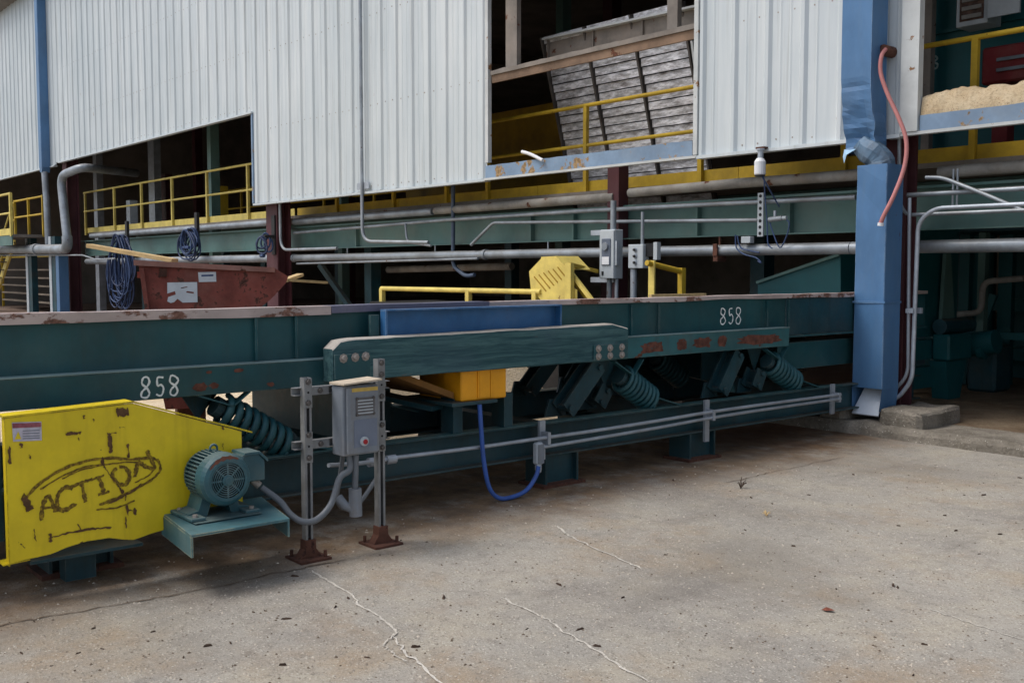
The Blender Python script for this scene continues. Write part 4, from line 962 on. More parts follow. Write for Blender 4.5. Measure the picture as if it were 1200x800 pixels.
part('stem', MB().tube([a, b_], .0165, 10), m_flex, Ce)
c0, c1 = P(416, 572, 0, -4.5), P(417, 604, 0, -4.5)
part('elbow_body', MB().tube([c0, c0.lerp(c1, .1), c0.lerp(c1, .7) + Vector((0, 0, 0)), c1], .034, 12), m_grey, Ce)
part('elbow_branch', MB().tube([c0.lerp(c1, .8), P(404, 592, 0, -4.53), P(396, 582, 0, -4.56)], .024, 10), m_grey, Ce)
a, b_ = P(385, 545, 0, -4.75), P(462, 537, 0, -4.9)
Cx = thing('conduit_stub', 'short grey conduit with couplings behind the strut posts', 'conduit', a)
part('tube', MB().tube([a, P(420, 543, 0, -4.85), b_], .012, 8), m_steel, Cx)
for px, py in ((437, 541), (458, 538)):
    q = P(px, py, 0, -4.89); part('coupling', MB().tube([q + Vector((0, -.03, 0)), q + Vector((0, .03, 0))], .026, 10), m_steel, Cx)

# ------------------------------------------------------------------ red skip behind the conveyor
XS = -7.3; TH = R(21)
c0 = P(162, 310, 0, XS); SK0 = Vector((XS, c0.y, 0)); yl = c0.y
ud = Vector((math.sin(TH), math.cos(TH), 0)); rr_ = P(338, 330, 0, XS) - CAM
LS = (SK0.x * rr_.y - SK0.y * rr_.x) / (ud.y * rr_.x - ud.x * rr_.y)        # length at which the far end meets its picture ray
yr = yl + LS
Sk = thing('skip', 'rusty faded red steel skip with white stickers standing behind the conveyor', 'skip', SK0)
Sk.rotation_euler = (0, 0, -TH)
def SP(px, py):
    '''pixel on the skip's side, in the skip's unrotated frame'''
    r = fwd + right * ((px - 600) / FPX) - upv * ((py - 400) / FPX)
    nn_ = Vector((math.cos(TH), -math.sin(TH), 0)); q = CAM + r * ((SK0 - CAM).dot(nn_) / r.dot(nn_))
    return Vector((XS, yl + (q - SK0).dot(ud), q.z))
zt = SP(165, 306).z; zt2 = SP(325, 314).z
sp_ = [(yl, zt), (yr - .10, zt2), (yr + .0, SP(338, 324).z), (yr - .02, SP(338, 332).z), (SP(318, 350).y, SP(318, 350).z), (SP(298, 366).y, SP(298, 366).z), (yr - .6, .45), (yl + .16, .45), (SP(170, 364).y, SP(170, 364).z)]
part('side_plate', MB().prism(sp_, 0, XS - .012, XS), m_skip, Sk)
part('side_plate', MB().prism(sp_, 0, XS - 1.35, XS - 1.338), m_skip, Sk)
for k in range(2, 9):
    (ya_, za_), (yb_, zb_) = sp_[k], sp_[(k + 1) % 9]
    part('shell_plate', MB().add([(XS - .013, ya_, za_), (XS - 1.337, ya_, za_), (XS - 1.337, yb_, zb_), (XS - .013, yb_, zb_)], [(0, 1, 2, 3)]), m_skip, Sk)
part('lip', MB().add([(XS + .03, yl - .03, zt - .03), (XS + .03, yr - .10, zt2 - .032), (XS + .03, yr - .10, zt2 + .003), (XS + .03, yl - .03, zt + .008), (XS - .02, yl - .03, zt + .008), (XS - .02, yr - .10, zt2 + .003), (XS + .0005, yl - .03, zt - .03), (XS + .0005, yr - .10, zt2 - .032)],
     [(0, 1, 2, 3), (3, 2, 5, 4), (0, 1, 7, 6), (6, 7, 5, 4), (0, 3, 4, 6), (1, 2, 5, 7)]), paint('skip_lip_paint', lin(150, 104, 92), .75, .25, 3, rust=.4, rscale=5, dust=.4, dcol=lin(160, 140, 130)), Sk)
part('lip', MB().box(XS - 1.36, XS - 1.31, yl - .03, yr - .1, zt2 - .08, zt2 - .03), m_skip, Sk)
for y in (yl + .3, yr - .8): part('skid', MB().box(XS - 1.3, XS - .05, y, y + .14, 0, .449), m_rusty, Sk)
part('catch_bracket', MB().box(XS + .001, XS + .02, yl + .14, yl + .19, 1.40, 1.46), m_rusty, Sk)
part('end_rib', MB().bar((XS + .02, yl + .02, 1.46), (XS + .02, yl + .06, 1.1), .03, .04), m_skip, Sk)
def sticker(pts, mat, nm='sticker', lift=.0035):
    return part(nm, MB().add([SP(a, b_) + Vector((lift, 0, 0)) for a, b_ in pts], [list(range(len(pts)))]), mat, Sk)
m_stk = paint('white_sticker', lin(214, 218, 222), .6, .06, 12, dust=.12)
sticker([(196, 331), (231, 330.5), (231.5, 354), (214, 354.5), (208, 350), (204, 354), (200, 355), (196, 353), (197, 348), (206, 345), (205, 341), (196, 344)], m_stk)
sticker([(232, 319), (253, 318.5), (253.5, 330), (233, 330.5)], m_stk)
sticker([(236, 322), (250, 321.5), (250, 323.5), (236, 324)], m_cable2, 'sticker_print', .005)
sticker([(219, 341), (227, 342), (227, 344), (218, 342.6)], m_skip, 'torn_patch', .005)
sticker([(212, 337), (219, 335.6), (220, 336.4), (212, 338)], m_skip, 'torn_patch', .005)
single('board', MB().bar(P(105, 288, 0, -8.4), P(205, 307, 0, -7.6) + Vector((0, 0, .01)), .07, .03), m_wood, 'pale sawn board poking up from the left end of the red skip', 'board')
single('board', MB().bar(P(332, 329, 0, -7.7), P(352, 322, 0, -8.4), .06, .025), m_wood, 'short pale offcut at the pointed end of the red skip', 'offcut')
single('board', MB().bar(P(336, 328, 0, -7.75), P(382, 331, 0, -8.0), .04, .02), m_wood, 'thin wooden lath sticking out of the red skip towards the teal post', 'offcut')

# ------------------------------------------------------------------ pipes along the wall
def run(name, pts, r, mat, label, cat='pipe', n=12, group=None): return single(name, MB().tube(pts, r, n), mat, label, cat, None, group)
Bp = thing('water_main', 'thick grey pipe running level along the whole wall behind the columns', 'pipe', (-10, 9.12, 1.6))
zp = 1.66
for a, b_ in ((-16.88, -11.3), (-11.29, -8.7), (-8.69, -5.6), (-5.59, 8.6)): part('pipe_length', MB().tube([(a, 9.0, zp), (b_, 9.0, zp)], .060, 14), m_pipe, Bp)
for x in (-16.83, -11.3, -8.7): part('flange', MB().tube([(x - .03, 9.0, zp), (x + .03, 9.0, zp)], .074, 14), m_pipe, Bp)
x = P(840, 292, 1, 8.95).x
part('clamp', MB().box(x - .03, x + .03, 8.925, 9.075, zp - .12, zp - .06).box(x - .028, x + .028, 8.915, 8.935, zp - .06, zp + .07), m_rusty, Bp)
part('hanger', MB().tube([(x, 9.0, zp + .05), (x, 9.0, 1.81)], .012, 6), m_rusty, Bp)
for x in (-15, -12.5, -10, -2.5, 1): part('hanger', MB().tube([(x, 9.0, zp + .05), (x, 9.0, 1.81)], .010, 6), m_steel, Bp)
run('pipe', [(-27.9, 8.9, 1.66), (-17.36, 8.9, 1.66)], .075, m_pipe, 'grey pipe length left of the middle maroon column behind the cable coils')
run('steam_pipe', [(-28.0, 9.05, 2.33), (-17.36, 9.05, 2.33)], .06, m_pipe, 'pale lagged pipe under the far yellow railing')
run('steam_pipe', [(-16.88, 9.04, 2.31), (-12.6, 9.04, 2.315)], .058, m_pipe, 'pale lagged pipe stub starting at the middle maroon column')
run('dusty_pipe', [(-12.55, 9.05, 2.32), (-8.85, 9.05, 2.325)], .058, m_pipedust, 'sawdust covered pipe left of the small maroon post')
run('dusty_pipe', [(-8.6, 9.05, 2.36), (-7.0, 9.05, 2.375), (-5.1, 9.05, 2.36)], .055, m_pipedust, 'sawdust covered pipe between the small post and the blue downspout')
run('dusty_pipe', [(-4.75, 9.05, 2.33), (8.5, 9.05, 2.33)], .055, m_pipedust, 'brown dusty pipe under the right yellow toe board')
# two thinner conduits in front of the beam
def cpath(px, y): return [P(a, b_, 1, y) for a, b_ in px]
run('conduit', fillet(cpath([(345, 273), (520, 258), (690, 247), (1003, 231)], 8.98), .2), .026, m_pipe, 'sloping grey conduit in front of the green walkway beam', 'conduit', 8)
run('conduit', fillet(cpath([(552, 287), (578, 261), (888, 258)], 8.92), .06), .022, m_pipe, 'level grey conduit with a slanted left end ending at the perforated strut', 'conduit', 8)
run('conduit', fillet([(P(422, 0, 1, 8.53).x, 8.53, 9.0), (P(422, 0, 1, 8.53).x, 8.53, P(422, 283, 1, 8.53).z), P(502, 284, 1, 8.8)], .22, 8), .028, m_pipe, 'tall conduit down the white siding bending right at its foot', 'conduit', 8)
a = P(422, 220, 1, 8.5); single('conduit_strap', MB().box(a.x - .17, a.x + .17, 8.545, 8.565, a.z - .02, a.z + .08), m_steel, 'steel strap holding the tall conduit at the siding edge', 'strap')
run('conduit', fillet(cpath([(328, 238), (329, 293), (395, 291)], 8.68), .25, 8), .026, m_pipe, 'thin conduit beside the middle maroon column bending right', 'conduit', 8)
run('conduit', fillet(cpath([(475, 262), (477, 284), (505, 288)], 8.95), .12), .018, m_pipe, 'short hooked conduit hanging from the sloping conduit', 'conduit', 8)
run('drop_pipe', fillet(cpath([(531, 205), (531, 312), (546, 324), (556, 322)], 9.02), .1), .030, m_slate, 'slate blue vertical pipe dropping behind the level conduit', 'pipe', 8)
run('conduit', cpath([(348, 309), (560, 303)], 8.94), .018, m_pipe, 'small conduit strapped under the thick grey pipe', 'conduit', 8)
run('pipe', [P(455, 316, 1, 10.4), P(600, 312, 1, 10.4)], .06, m_pipedust, 'dusty pipe deep under the walkway beyond the thick grey pipe')
run('conduit', cpath([(0, 299), (97, 299)], 8.2) + cpath([(112, 304), (135, 303)], 8.2), .02, m_pipe, 'thin cable conduit passing the far maroon column', 'conduit', 6)

# vent piping at the far column
Vp = thing('vent_pipe', 'fat grey elbowed pipe wrapping round the far maroon column', 'pipe', (-28.6, 8.2, 2))
vp = fillet([P(160, 203, 1, 10.2), P(96, 196, 1, 8.35), P(71, 206, 1, 8.2), P(80, 292, 1, 8.15), P(-60, 292, 1, 8.15)], .34, 6)
part('pipe', MB().tube(vp[:-7], .105, 14), m_pipe, Vp)
part('pipe', MB().tube([vp[-8]] + vp[-7:], .125, 14), m_pipe, Vp)
for px, py in ((43, 292),): q = P(px, py, 1, 8.15); part('collar', MB().tube([q + Vector((-.12, 0, 0)), q + Vector((.12, 0, 0))], .15, 14), m_pipe, Vp)
a = P(68, 330, 1, 8.2).x; b_ = P(80, 330, 1, 8.2).x
single('blue_post', MB().box(-28.22, -27.97, 8.2, 8.45, 0, 1.84), m_blue, 'blue square post under the fat elbowed pipe by the far maroon column', 'post', None, None, .01)
# dark clutter under the far landing
for k, (px, py, sz) in enumerate(((12, 335, .5), (30, 322, .3))):
    q = P(px, py, 1, 9.6)
for k in range(5):
    z = .3 + k * .28; single('shelf_board', MB().box(P(2, 330, 1, 10.4).x, P(62, 330, 1, 10.4).x, 10.4, 10.9, z, z + .05), m_inner, ('lowest', 'second', 'middle', 'fourth', 'topmost')[k] + ' dusty shelf board in the rack beneath the stair landing', 'shelf')
Rk = thing('rack', 'open rack frame beneath the stair landing', 'rack', (-31.7, 10.6, 0))
for q_ in (2, 32, 62):
    x = P(q_, 330, 1, 10.92).x; part('upright', MB().box(x - .04, x + .04, 10.92, 11.0, 0, 1.9), m_railold, Rk)
part('back_rail', MB().box(P(2, 330, 1, 10.93).x, P(62, 330, 1, 10.93).x, 10.93, 10.99, 1.9, 1.96), m_railold, Rk)

# ------------------------------------------------------------------ coils of blue cable
def coil(px, top, bot, rows, wpx, seed, label):
    T = thing('cable_coil', label, 'cable coil', P(px, bot, 1, 8.55), 'blue cable coils hanging from the walkway beam')
    rnd = random.Random(seed); zt_ = P(px, top, 1, 8.55); zb_ = P(px, bot, 1, 8.55); xc = zt_.x; half = (P(px + wpx, top, 1, 8.55).x - P(px - wpx, top, 1, 8.55).x) / 2
    for k in range(rows):
        w_ = half * rnd.uniform(.3, 1.05); zb = zb_.z + rnd.uniform(0, .4) * (zt_.z - zb_.z); z1 = zt_.z - rnd.uniform(0, .12); yo = 8.55 + rnd.uniform(-.12, .12); sh = rnd.uniform(-.25, .25) * half
        pts = []
        for i in range(29):
            a_ = 2 * math.pi * i / 28; s_ = math.sin(a_); cz_ = -math.cos(a_)
            z = (z1 + zb) / 2 + (z1 - zb) / 2 * cz_; f = (z1 - z) / (z1 - zb)
            pts.append(Vector((xc + sh * f + w_ * s_ * (.35 + .65 * f), yo + .05 * s_, z)))
        part('cable_loop', MB().tube([p_ + Vector((.03 * noise.noise(p_ * 3 + Vector((k, 0, 0))), .03 * noise.noise(p_ * 3 + Vector((0, k, 0))), 0)) for p_ in pts], .017, 6, False), m_cable2 if k % 3 else m_cable3, T)
    part('hook', MB().box(xc - .06, xc + .06, 8.68, 8.74, zt_.z - .4, zt_.z + .3).box(xc - .05, xc + .05, 8.5, 8.679, zt_.z - .1, zt_.z - .05), m_black, T)
    part('binding', MB().tube([(xc - half * .35, 8.47, zt_.z - .42), (xc + half * .35, 8.47, zt_.z - .42)], .035, 8), m_cable2, T)
coil(141, 274, 364, 22, 15, 4, 'large tangled coil of blue cable hanging left of the red skip')
coil(222, 266, 306, 12, 11, 8, 'smaller coil of blue cable hanging above the red skip')
coil(312, 272, 298, 4, 5, 12, 'thin loop of blue cable hanging beside the middle maroon column')

# ------------------------------------------------------------------ post with switchgear
Ps = thing('maroon_post', 'narrow maroon steel post carrying the disconnect switch', 'post', (-8.5, 9.0, 0))
x0, x1 = P(699, 200, 1, 8.85).x, P(712, 200, 1, 8.85).x
part('shaft', MB().box(x0 + .02, x1 + .02, 9.02, 9.19, 0, 2.75), m_maroon, Ps)
part('mounting_channel', MB().box(x0 + .02, x1 + .22, 8.74, 8.80, 1.3, 1.36).box(x0 + .02, x1 + .22, 8.74, 8.80, 1.86, 1.92), m_steel, Ps)
part('standoff', MB().box(x0 + .04, x0 + .12, 8.801, 9.018, 1.3, 1.36), m_steel, Ps)
part('standoff', MB().box(x0 + .04, x0 + .12, 8.801, 9.018, 1.86, 1.92), m_steel, Ps)
Ds = thing('disconnect_switch', 'tall grey disconnect switch box with dark handle window', 'switch box', (-8.5, 8.6, 1.34))
part('enclosure', MB().box(-8.645, -8.405, 8.60, 8.735, 1.345, 1.915), m_lgrey, Ds, .006)
part('cover', MB().box(-8.64, -8.41, 8.585, 8.598, 1.35, 1.905), m_lgrey, Ds, .004)
part('handle_plate', MB().box(-8.60, -8.455, 8.574, 8.584, 1.50, 1.81), paint('handle_plate_grey', lin(92, 102, 118), .5, .15, 6), Ds, .012)
part('label_plate', MB().box(-8.585, -8.47, 8.569, 8.573, 1.51, 1.60), m_white, Ds)
part('handle', MB().box(-8.40, -8.375, 8.60, 8.66, 1.50, 1.78), m_steel, Ds)
part('rotary', MB().lathe([(0, .05), (.02, .045)], (-8.53, 8.572, 1.72), (0, -1, 0), 14), m_grey, Ds)
part('lock_mark', MB().box(-8.60, -8.57, 8.58, 8.584, 1.385, 1.43), m_dark, Ds)
part('bottom_conduit', MB().tube([(-8.56, 8.67, 1.344), (-8.56, 8.67, .8)], .03, 8), m_pipe, Ds)
part('bottom_conduit', MB().tube([(-8.44, 8.67, 1.344), (-8.44, 8.67, .8)], .022, 8), m_steel, Ds)
part('top_conduit', MB().tube([(-8.5, 8.67, 1.916), (-8.5, 8.67, 2.25)], .035, 8), m_pipe, Ds)
Pb = thing('push_button_station', 'light grey box with three round push buttons on a pole', 'control box', (-8.07, 8.6, 1.45))
part('enclosure', MB().box(-8.195, -7.965, 8.60, 8.70, 1.465, 1.735), m_lgrey, Pb, .006)
for k in range(3):
    z = 1.53 + k * .072; bt = part('button_ring', MB().lathe([(0, .026), (.012, .024)], (-8.08, 8.599, z), (0, -1, 0), 14), m_steel, Pb)
    part('button', MB().lathe([(0, .016), (.02, .015)], (-8.08, 8.588, z), (0, -1, 0), 12), m_black, bt)
part('side_plate', MB().box(-7.96, -7.80, 8.64, 8.66, 1.60, 1.745), m_dark, Pb)
part('side_bracket', MB().box(-7.81, -7.755, 8.60, 8.66, 1.56, 1.755), m_lgrey, Pb)
part('pole', MB().tube([(-8.16, 8.66, 0), (-8.16, 8.66, 1.464)], .038, 8), m_steel, Pb)
part('riser', MB().tube([(-8.03, 8.66, 1.736), (-8.03, 8.66, 2.1)], .020, 8), m_pipe, Pb)

# ------------------------------------------------------------------ yellow guard and low rails behind the conveyor
Yg = thing('slotted_guard', 'pale yellow octagonal guard with slanted slots behind the conveyor', 'guard', (-8.85, 8.1, 0))
oc = [P(a, b_, 1, 8.0) for a, b_ in ((620, 318), (634, 303), (650, 302), (664, 316), (668, 334), (676, 340), (676, 352), (634, 352), (622, 338))]
part('face_plate', MB().prism([(p.x, p.z) for p in oc], 1, 8.0, 8.012), m_rail, Yg)
for k in range(6):
    a = P(626 + k * 5.5, 322 - k * 2.2 + 2, 1, 7.998); b_ = P(640 + k * 4.5, 341 - k * 3.4, 1, 7.998)
    part('slot', MB().bar(a, b_, .010, .012), m_ochre, Yg)
part('rim_plate', MB().prism([(oc[1].x, oc[1].z), (oc[2].x, oc[2].z), (oc[3].x, oc[3].z), (oc[3].x + .03, oc[3].z), (oc[2].x + .02, oc[2].z + .02), (oc[1].x, oc[1].z + .02)], 1, 8.0, 8.35), m_rail, Yg)
part('post', MB().box(P(664, 330, 1, 7.97).x, P(671, 330, 1, 7.97).x, 7.94, 7.995, 1.0, P(668, 308, 1, 7.97).z), m_rail, Yg)
part('brace', MB().bar(P(668, 318, 1, 8.03), P(700, 360, 1, 8.03), .03, .05), m_rail, Yg)
part('brace', MB().bar(P(655, 304, 1, 8.2), P(690, 352, 1, 8.2), .03, .05), m_railold, Yg)
part('leg', MB().box(oc[7].x + .02, oc[7].x + .09, 8.013, 8.06, 1.0, oc[7].z + .05), m_rail, Yg)
part('cross_arm', MB().bar(P(668, 310, 1, 8.0), P(700, 318, 1, 8.6), .03, .045), m_railold, Yg)
mb = MB(); mb.box(-12.6, -6.75, 7.9, 9.0, 0, 1.0)  # added block, coloured black to put shade behind the conveyor; rails stand on it
single('shade_block', mb, paint('shade_black', (.012, .011, .010, 1), .9, .4, 3), 'added black block filling in the shade behind the conveyor under the slotted guard', 'block', None, None, .02)
Lr = thing('low_rail', 'low yellow tube rail behind the conveyor left of the slotted guard', 'rail', (-10.7, 7.95, 0))
a, b_ = P(447, 338, 1, 8.0), P(634, 342, 1, 8.0)
part('top_rail', MB().tube([a, b_], .032, 8), m_rail, Lr)
for q in (a + Vector((.02, 0, 0)), P(549, 340, 1, 8.0), b_ - Vector((.1, 0, 0))): part('post', MB().box(q.x - .035, q.x + .035, 7.97, 8.03, 1.0, q.z), m_rail, Lr)
Lr2 = thing('low_rail', 'low yellow rail receding from a stout post right of the button box', 'rail', (-7.2, 8.1, 0))
a, b_ = P(758, 308, 0, -7.2), P(799, 318, 0, -7.2)
a.z = 1.52; b_.z = 1.43
part('post', MB().box(-7.24, -7.16, max(7.9, a.y - .035), a.y + .035 + .05, 1.0, 1.545), m_rail, Lr2)
part('post', MB().box(-7.23, -7.17, b_.y - .03, b_.y + .03, 1.0, 1.47), m_railold, Lr2)
part('top_rail', MB().tube([a, b_], .03, 8), m_railold, Lr2)
a, b_ = P(762, 349, 0, -5.42), P(826, 345, 0, -5.42); a.z = b_.z = 1.2485
single('batten', MB().bar(a, b_, .03, .022), m_wood, 'thin pale batten lying on the far end of the conveyor rim', 'batten')
# teal hopper behind the end of the trough
hp = [P(a, b_, 1, 9.3) for a, b_ in ((888, 331), (985, 298), (985, 350), (888, 350))]
Hp = thing('hopper', 'dark teal sloping hopper above the conveyor beside the blue downspout', 'hopper', (-6.2, 9.5, 1.2))
part('face_plate', MB().prism([(p.x, p.z) for p in hp], 1, 9.3, 9.315), m_inteal, Hp)
part('side_plate', MB().box(hp[1].x - .012, hp[1].x, 9.316, 10.6, 1.1, hp[1].z), m_inteal, Hp)
part('edge_angle', MB().bar(hp[0] - Vector((0, .02, 0)), hp[1] - Vector((0, .02, 0)), .02, .03), m_green, Hp)
part('leg', MB().box(hp[1].x - .1, hp[1].x - .02, 10.4, 10.5, .1, 1.1), m_inteal, Hp)

# ------------------------------------------------------------------ tilted slatted screen seen through the upper opening
Sc = thing('slatted_screen', 'large tilted dusty steel slat screen hanging in the upper opening', 'screen', (-9.5, 10, 2.3))
def scp(u, z): return Vector((-10.74 + u * 2.49, 9.7 + (4.18 - z) * .285, z))
nrm = Vector((0, -1, -.285)).normalized()
rows = 22; z_t, z_b = 4.62, 2.30
for c_ in range(3):
    for r_ in range(rows):
        za = z_t - (z_t - z_b) * r_ / rows; zb = z_t - (z_t - z_b) * (r_ + .86) / rows; u0, u1 = c_ / 3 + .012, (c_ + 1) / 3 - .012
        rnd = random.Random(c_ * 50 + r_); j = rnd.uniform(-.008, .008)
        a, b_, c, d = scp(u0, za), scp(u1, za), scp(u1, zb), scp(u0, zb)
        a += nrm * (.02 + j); b_ += nrm * (.02 + j); c += nrm * (.036 + j); d += nrm * (.036 + j)
        part('slat', MB().add([a, b_, c, d, a - nrm * .012, b_ - nrm * .012, c - nrm * .012, d - nrm * .012], [(0, 1, 2, 3), (4, 5, 6, 7), (0, 1, 5, 4), (1, 2, 6, 5), (2, 3, 7, 6), (3, 0, 4, 7)]), m_screen, Sc)
part('backing', MB().add([scp(0, z_t) - nrm * .03, scp(1, z_t) - nrm * .03, scp(1, z_b) - nrm * .03, scp(0, z_b) - nrm * .03], [(0, 1, 2, 3)]), m_dark, Sc)
for u in (0, 1 / 3, 2 / 3, 1):
    part('frame_bar', MB().bar(scp(u, z_t) + nrm * .035, scp(u, z_b) + nrm * .035, .028, .06, nrm), paint('frame_bar_steel', lin(84, 78, 74), .7, .3, 4, rust=.25), Sc)
ta, tb_ = P(640, 47, 1, 9.55), P(822, 8, 1, 9.55)
part('top_trough', MB().bar(ta + Vector((0, .06, -.13)), tb_ + Vector((0, .06, -.13)), .1, .27), m_girt, Sc)
part('top_angle', MB().bar(ta, tb_, .16, .025), m_trim, Sc)
for f in (0.02, .34, .66, .98): q = ta.lerp(tb_, f); part('trough_rib', MB().box(q.x - .012, q.x + .012, 9.53, 9.56, q.z - .26, q.z - .014), m_girt, Sc)
single('side_strip', MB().bar(P(811, 48, 1, 9.6), P(819, 110, 1, 9.7), .03, .03), m_trim, 'thin pale strip hanging along the right edge of the slat screen', 'strip')
single('ochre_panel', MB().box(-16.5, -10.9, 11.2, 11.24, ZF, 4.1), m_ochre, 'dull ochre guard panel behind the rails in the upper opening', 'panel')
single('bent_rod', MB().tube(spline([P(612, 178, 1, 8.56), P(622, 181, 1, 8.54), P(636, 188, 1, 8.53)], 4), .022, 8), m_white, 'bent white rod stub on the blue sill below the slat screen', 'rod')

# ------------------------------------------------------------------ right hand opening
Tw = thing('machine_housing', 'tall teal steel machine housing seen through the right opening', 'machine', (-3.5, 11.4, 2.4))
part('panel', MB().box(-6.6, -4.6, 11.0, 11.02, ZF - .5, 5.6), m_inteal, Tw)
part('panel', MB().box(-4.59, 0.5, 11.0, 11.02, ZF - .5, 5.6), m_inteal, Tw)
part('seam_angle', MB().box(-6.5, 0.5, 10.96, 10.998, 4.02, 4.05), m_inteal, Tw)
part('side', MB().box(-6.6, -6.58, 11.021, 13, ZF - .5, 5.6), m_inteal, Tw)
x = P(1088, 100, 1, 10.9).x; part('tan_post', MB().box(x - .045, x + .045, 10.85, 10.94, ZF, 5.6), m_girt, Tw)
part('leg', MB().box(-6.4, -6.2, 12.6, 12.8, 0.05, ZF - .5), m_tealdark, Tw); part('leg', MB().box(.2, .4, 12.6, 12.8, 0.05, ZF - .5), m_tealdark, Tw)
mb = MB()
for i, base in enumerate((1074, 1090)):
    for st_ in GL['3']:
        mb.ribbon(spline([P(base + a * 12, 81 - b_ * 15, 1, 10.999) for a, b_ in st_], 4), .022, (0, -1, 0), .003)
part('chalk_number', mb, paint('faded_chalk', lin(150, 170, 168), .9, .2, 20), Tw, label='faded chalk digits 33')
Eb = thing('junction_cabinet', 'open grey electrical cabinet with pale side panel above the right railing', 'cabinet', (-4.9, 10.6, 4.0))
q0, q1 = P(1121, 0, 1, 10.6), P(1158, 0, 1, 10.6); zb = P(1121, 33, 1, 10.6).z
part('case', MB().box(q0.x, q1.x, 10.6, 10.9, zb, zb + .7), m_lgrey, Eb, .006)
part('opening', MB().box(q0.x + .04, q1.x - .04, 10.594, 10.599, zb + .05, zb + .65), paint('cabinet_innards', lin(84, 66, 58), .8, .6, 14), Eb)
for k in range(4): part('terminal_strip', MB().box(q0.x + .07, q1.x - .06, 10.575, 10.593, zb + .07 + k * .085, zb + .11 + k * .085), m_pipedust, Eb)
part('door', MB().box(q1.x + .02, P(1195, 0, 1, 10.55).x, 10.55, 10.58, zb + .03, zb + .7), m_lgrey, Eb)
part('bracket', MB().box(q0.x + .1, q1.x - .1, 10.901, 10.995, zb + .1, zb + .2), m_steel, Eb)
Rm = thing('red_machine', 'dark red louvred machine behind the right yellow railing', 'machine', (-4.3, 10.3, 2.45))
q0 = P(1150, 75, 1, 10.2); zt_ = P(1150, 57, 1, 10.2).z; zb = P(1150, 100, 1, 10.2).z
part('body', MB().box(q0.x, q0.x + 1.6, 10.2, 10.6, zb, zt_), m_darkred, Rm, .02)
for k in range(2): part('louvre', MB().bar((q0.x + .16, 10.19, zb + .12 + k * .1), (q0.x + 1.3, 10.19, zb + .12 + k * .1), .03, .03), paint('louvre_grey', lin(96, 104, 110), .5, .2, 6), Rm)
part('leg', MB().box(q0.x + .1, q0.x + .25, 10.25, 10.4, ZF, zb), m_darkred, Rm); part('leg', MB().box(q0.x + 1.2, q0.x + 1.35, 10.25, 10.4, ZF, zb), m_darkred, Rm)
# sawdust heaped on the sill
sh = MB(); n = 150; vs = []
for i in range(n + 1):
    x = -4.69 + 3.75 * i / n; h = 2.99 + .03 * math.exp(-((x + 4.6) / .5) ** 2) + .05 * noise.noise(Vector((x * 2.2, 1, 0))) + .05 * noise.noise(Vector((x * 6, 2, 0))) - 0
    for f in (0, .06, .25, .5, .8, 1):
        y = WY - .02 + .42 * f; z = 2.785 + (h - .03 - 2.785) * math.sin(min(1, .35 + f * 4) * math.pi / 2) + .022 * noise.noise(Vector((x * 9, y * 9, 0))) + .016 * noise.noise(Vector((x * 24, y * 24, 0))); y += .02 * noise.noise(Vector((x * 14, z * 14, 3))); z = 2.78 if f == 0 else z
        vs.append((x, y, z))
sh.add(vs, [(i * 6 + j, (i + 1) * 6 + j, (i + 1) * 6 + j + 1, i * 6 + j + 1) for i in range(n) for j in range(5)], True)
o = single('sawdust_heap', sh, rough_conc('damp_sawdust', lin(176, 154, 122), lin(204, 188, 160), lin(128, 100, 72)), 'ragged drift of tan sawdust heaped on the blue sill', 'sawdust'); o['kind'] = 'stuff'

# ------------------------------------------------------------------ conduits right of the near column
run('conduit', fillet(cpath([(1054, 110), (1054, 238), (1062, 252)], 8.66) + [Vector((8.6, 8.66, P(1200, 250, 1, 8.66).z))], .18, 6), .017, m_pipe, 'thin conduit bending right below the pink hose', 'conduit', 8)
run('conduit', fillet(cpath([(1066, 232), (1064, 440), (1048, 457), (1046, 462)], 8.62), .2, 6), .016, m_steel, 'thin vertical conduit right of the maroon column curving in at its foot', 'conduit', 8)
run('conduit', fillet([Vector((8.6, 8.58, P(1200, 242, 1, 8.58).z))] + cpath([(1095, 244), (1076, 260), (1069, 445), (1055, 463), (1049, 467)], 8.58), .2, 7), .019, m_steel, 'thicker vertical conduit curving right into the level run at its top', 'conduit', 10)
run('conduit', [P(1060, 229, 1, 8.75), Vector((8.6, 8.75, P(1215, 220, 1, 8.75).z))], .022, m_pipe, 'level grey conduit crossed by a slanted one right of the column', 'conduit', 8)
run('conduit', fillet(cpath([(1085, 208), (1104, 208), (1150, 226), (1235, 262)], 8.70) + [Vector((P(1235, 262, 1, 8.70).x + .02, 8.70, .095))], .1), .018, m_pipe, 'slanted grey conduit crossing the level one right of the column', 'conduit', 8)
cl = thing('conduit_clamp', 'small steel clamp joining the two vertical conduits', 'clamp', P(1066, 364, 1, 8.6))
q = P(1066, 364, 1, 8.56); part('bar', MB().box(q.x - .07, q.x + .07, 8.63, 8.66, q.z - .025, q.z + .025), m_steel, cl); part('strap', MB().box(q.x - .03, q.x + .04, 8.545, 8.56, q.z - .02, q.z + .02), m_steel, cl)
for k, px in enumerate((1102, 1107, 1199)):
    q = P(px, 250, 1, 8.64); single('hanger_rod', MB().tube([(q.x, 8.85, 1.98), (q.x, 8.85, 2.33)], .010, 6), m_steel, ('thin hanger rod nearest the maroon column above the level conduits', 'second of two close hanger rods above the level conduits', 'lone hanger rod farther along the level conduits')[k], 'hanger', None, 'hanger rods over the level conduits')
hz = spline([P(1038, 58, 1, 8.44), P(1033, 66, 1, 8.38), P(1032, 85, 1, 8.36), P(1040, 110, 1, 8.36), P(1053, 138, 1, 8.36), P(1062, 165, 1, 8.36), P(1060, 195, 1, 8.34), P(1048, 228, 1, 8.26), P(1036, 252, 1, 8.22), P(1032, 262, 1, 8.22)], 6)
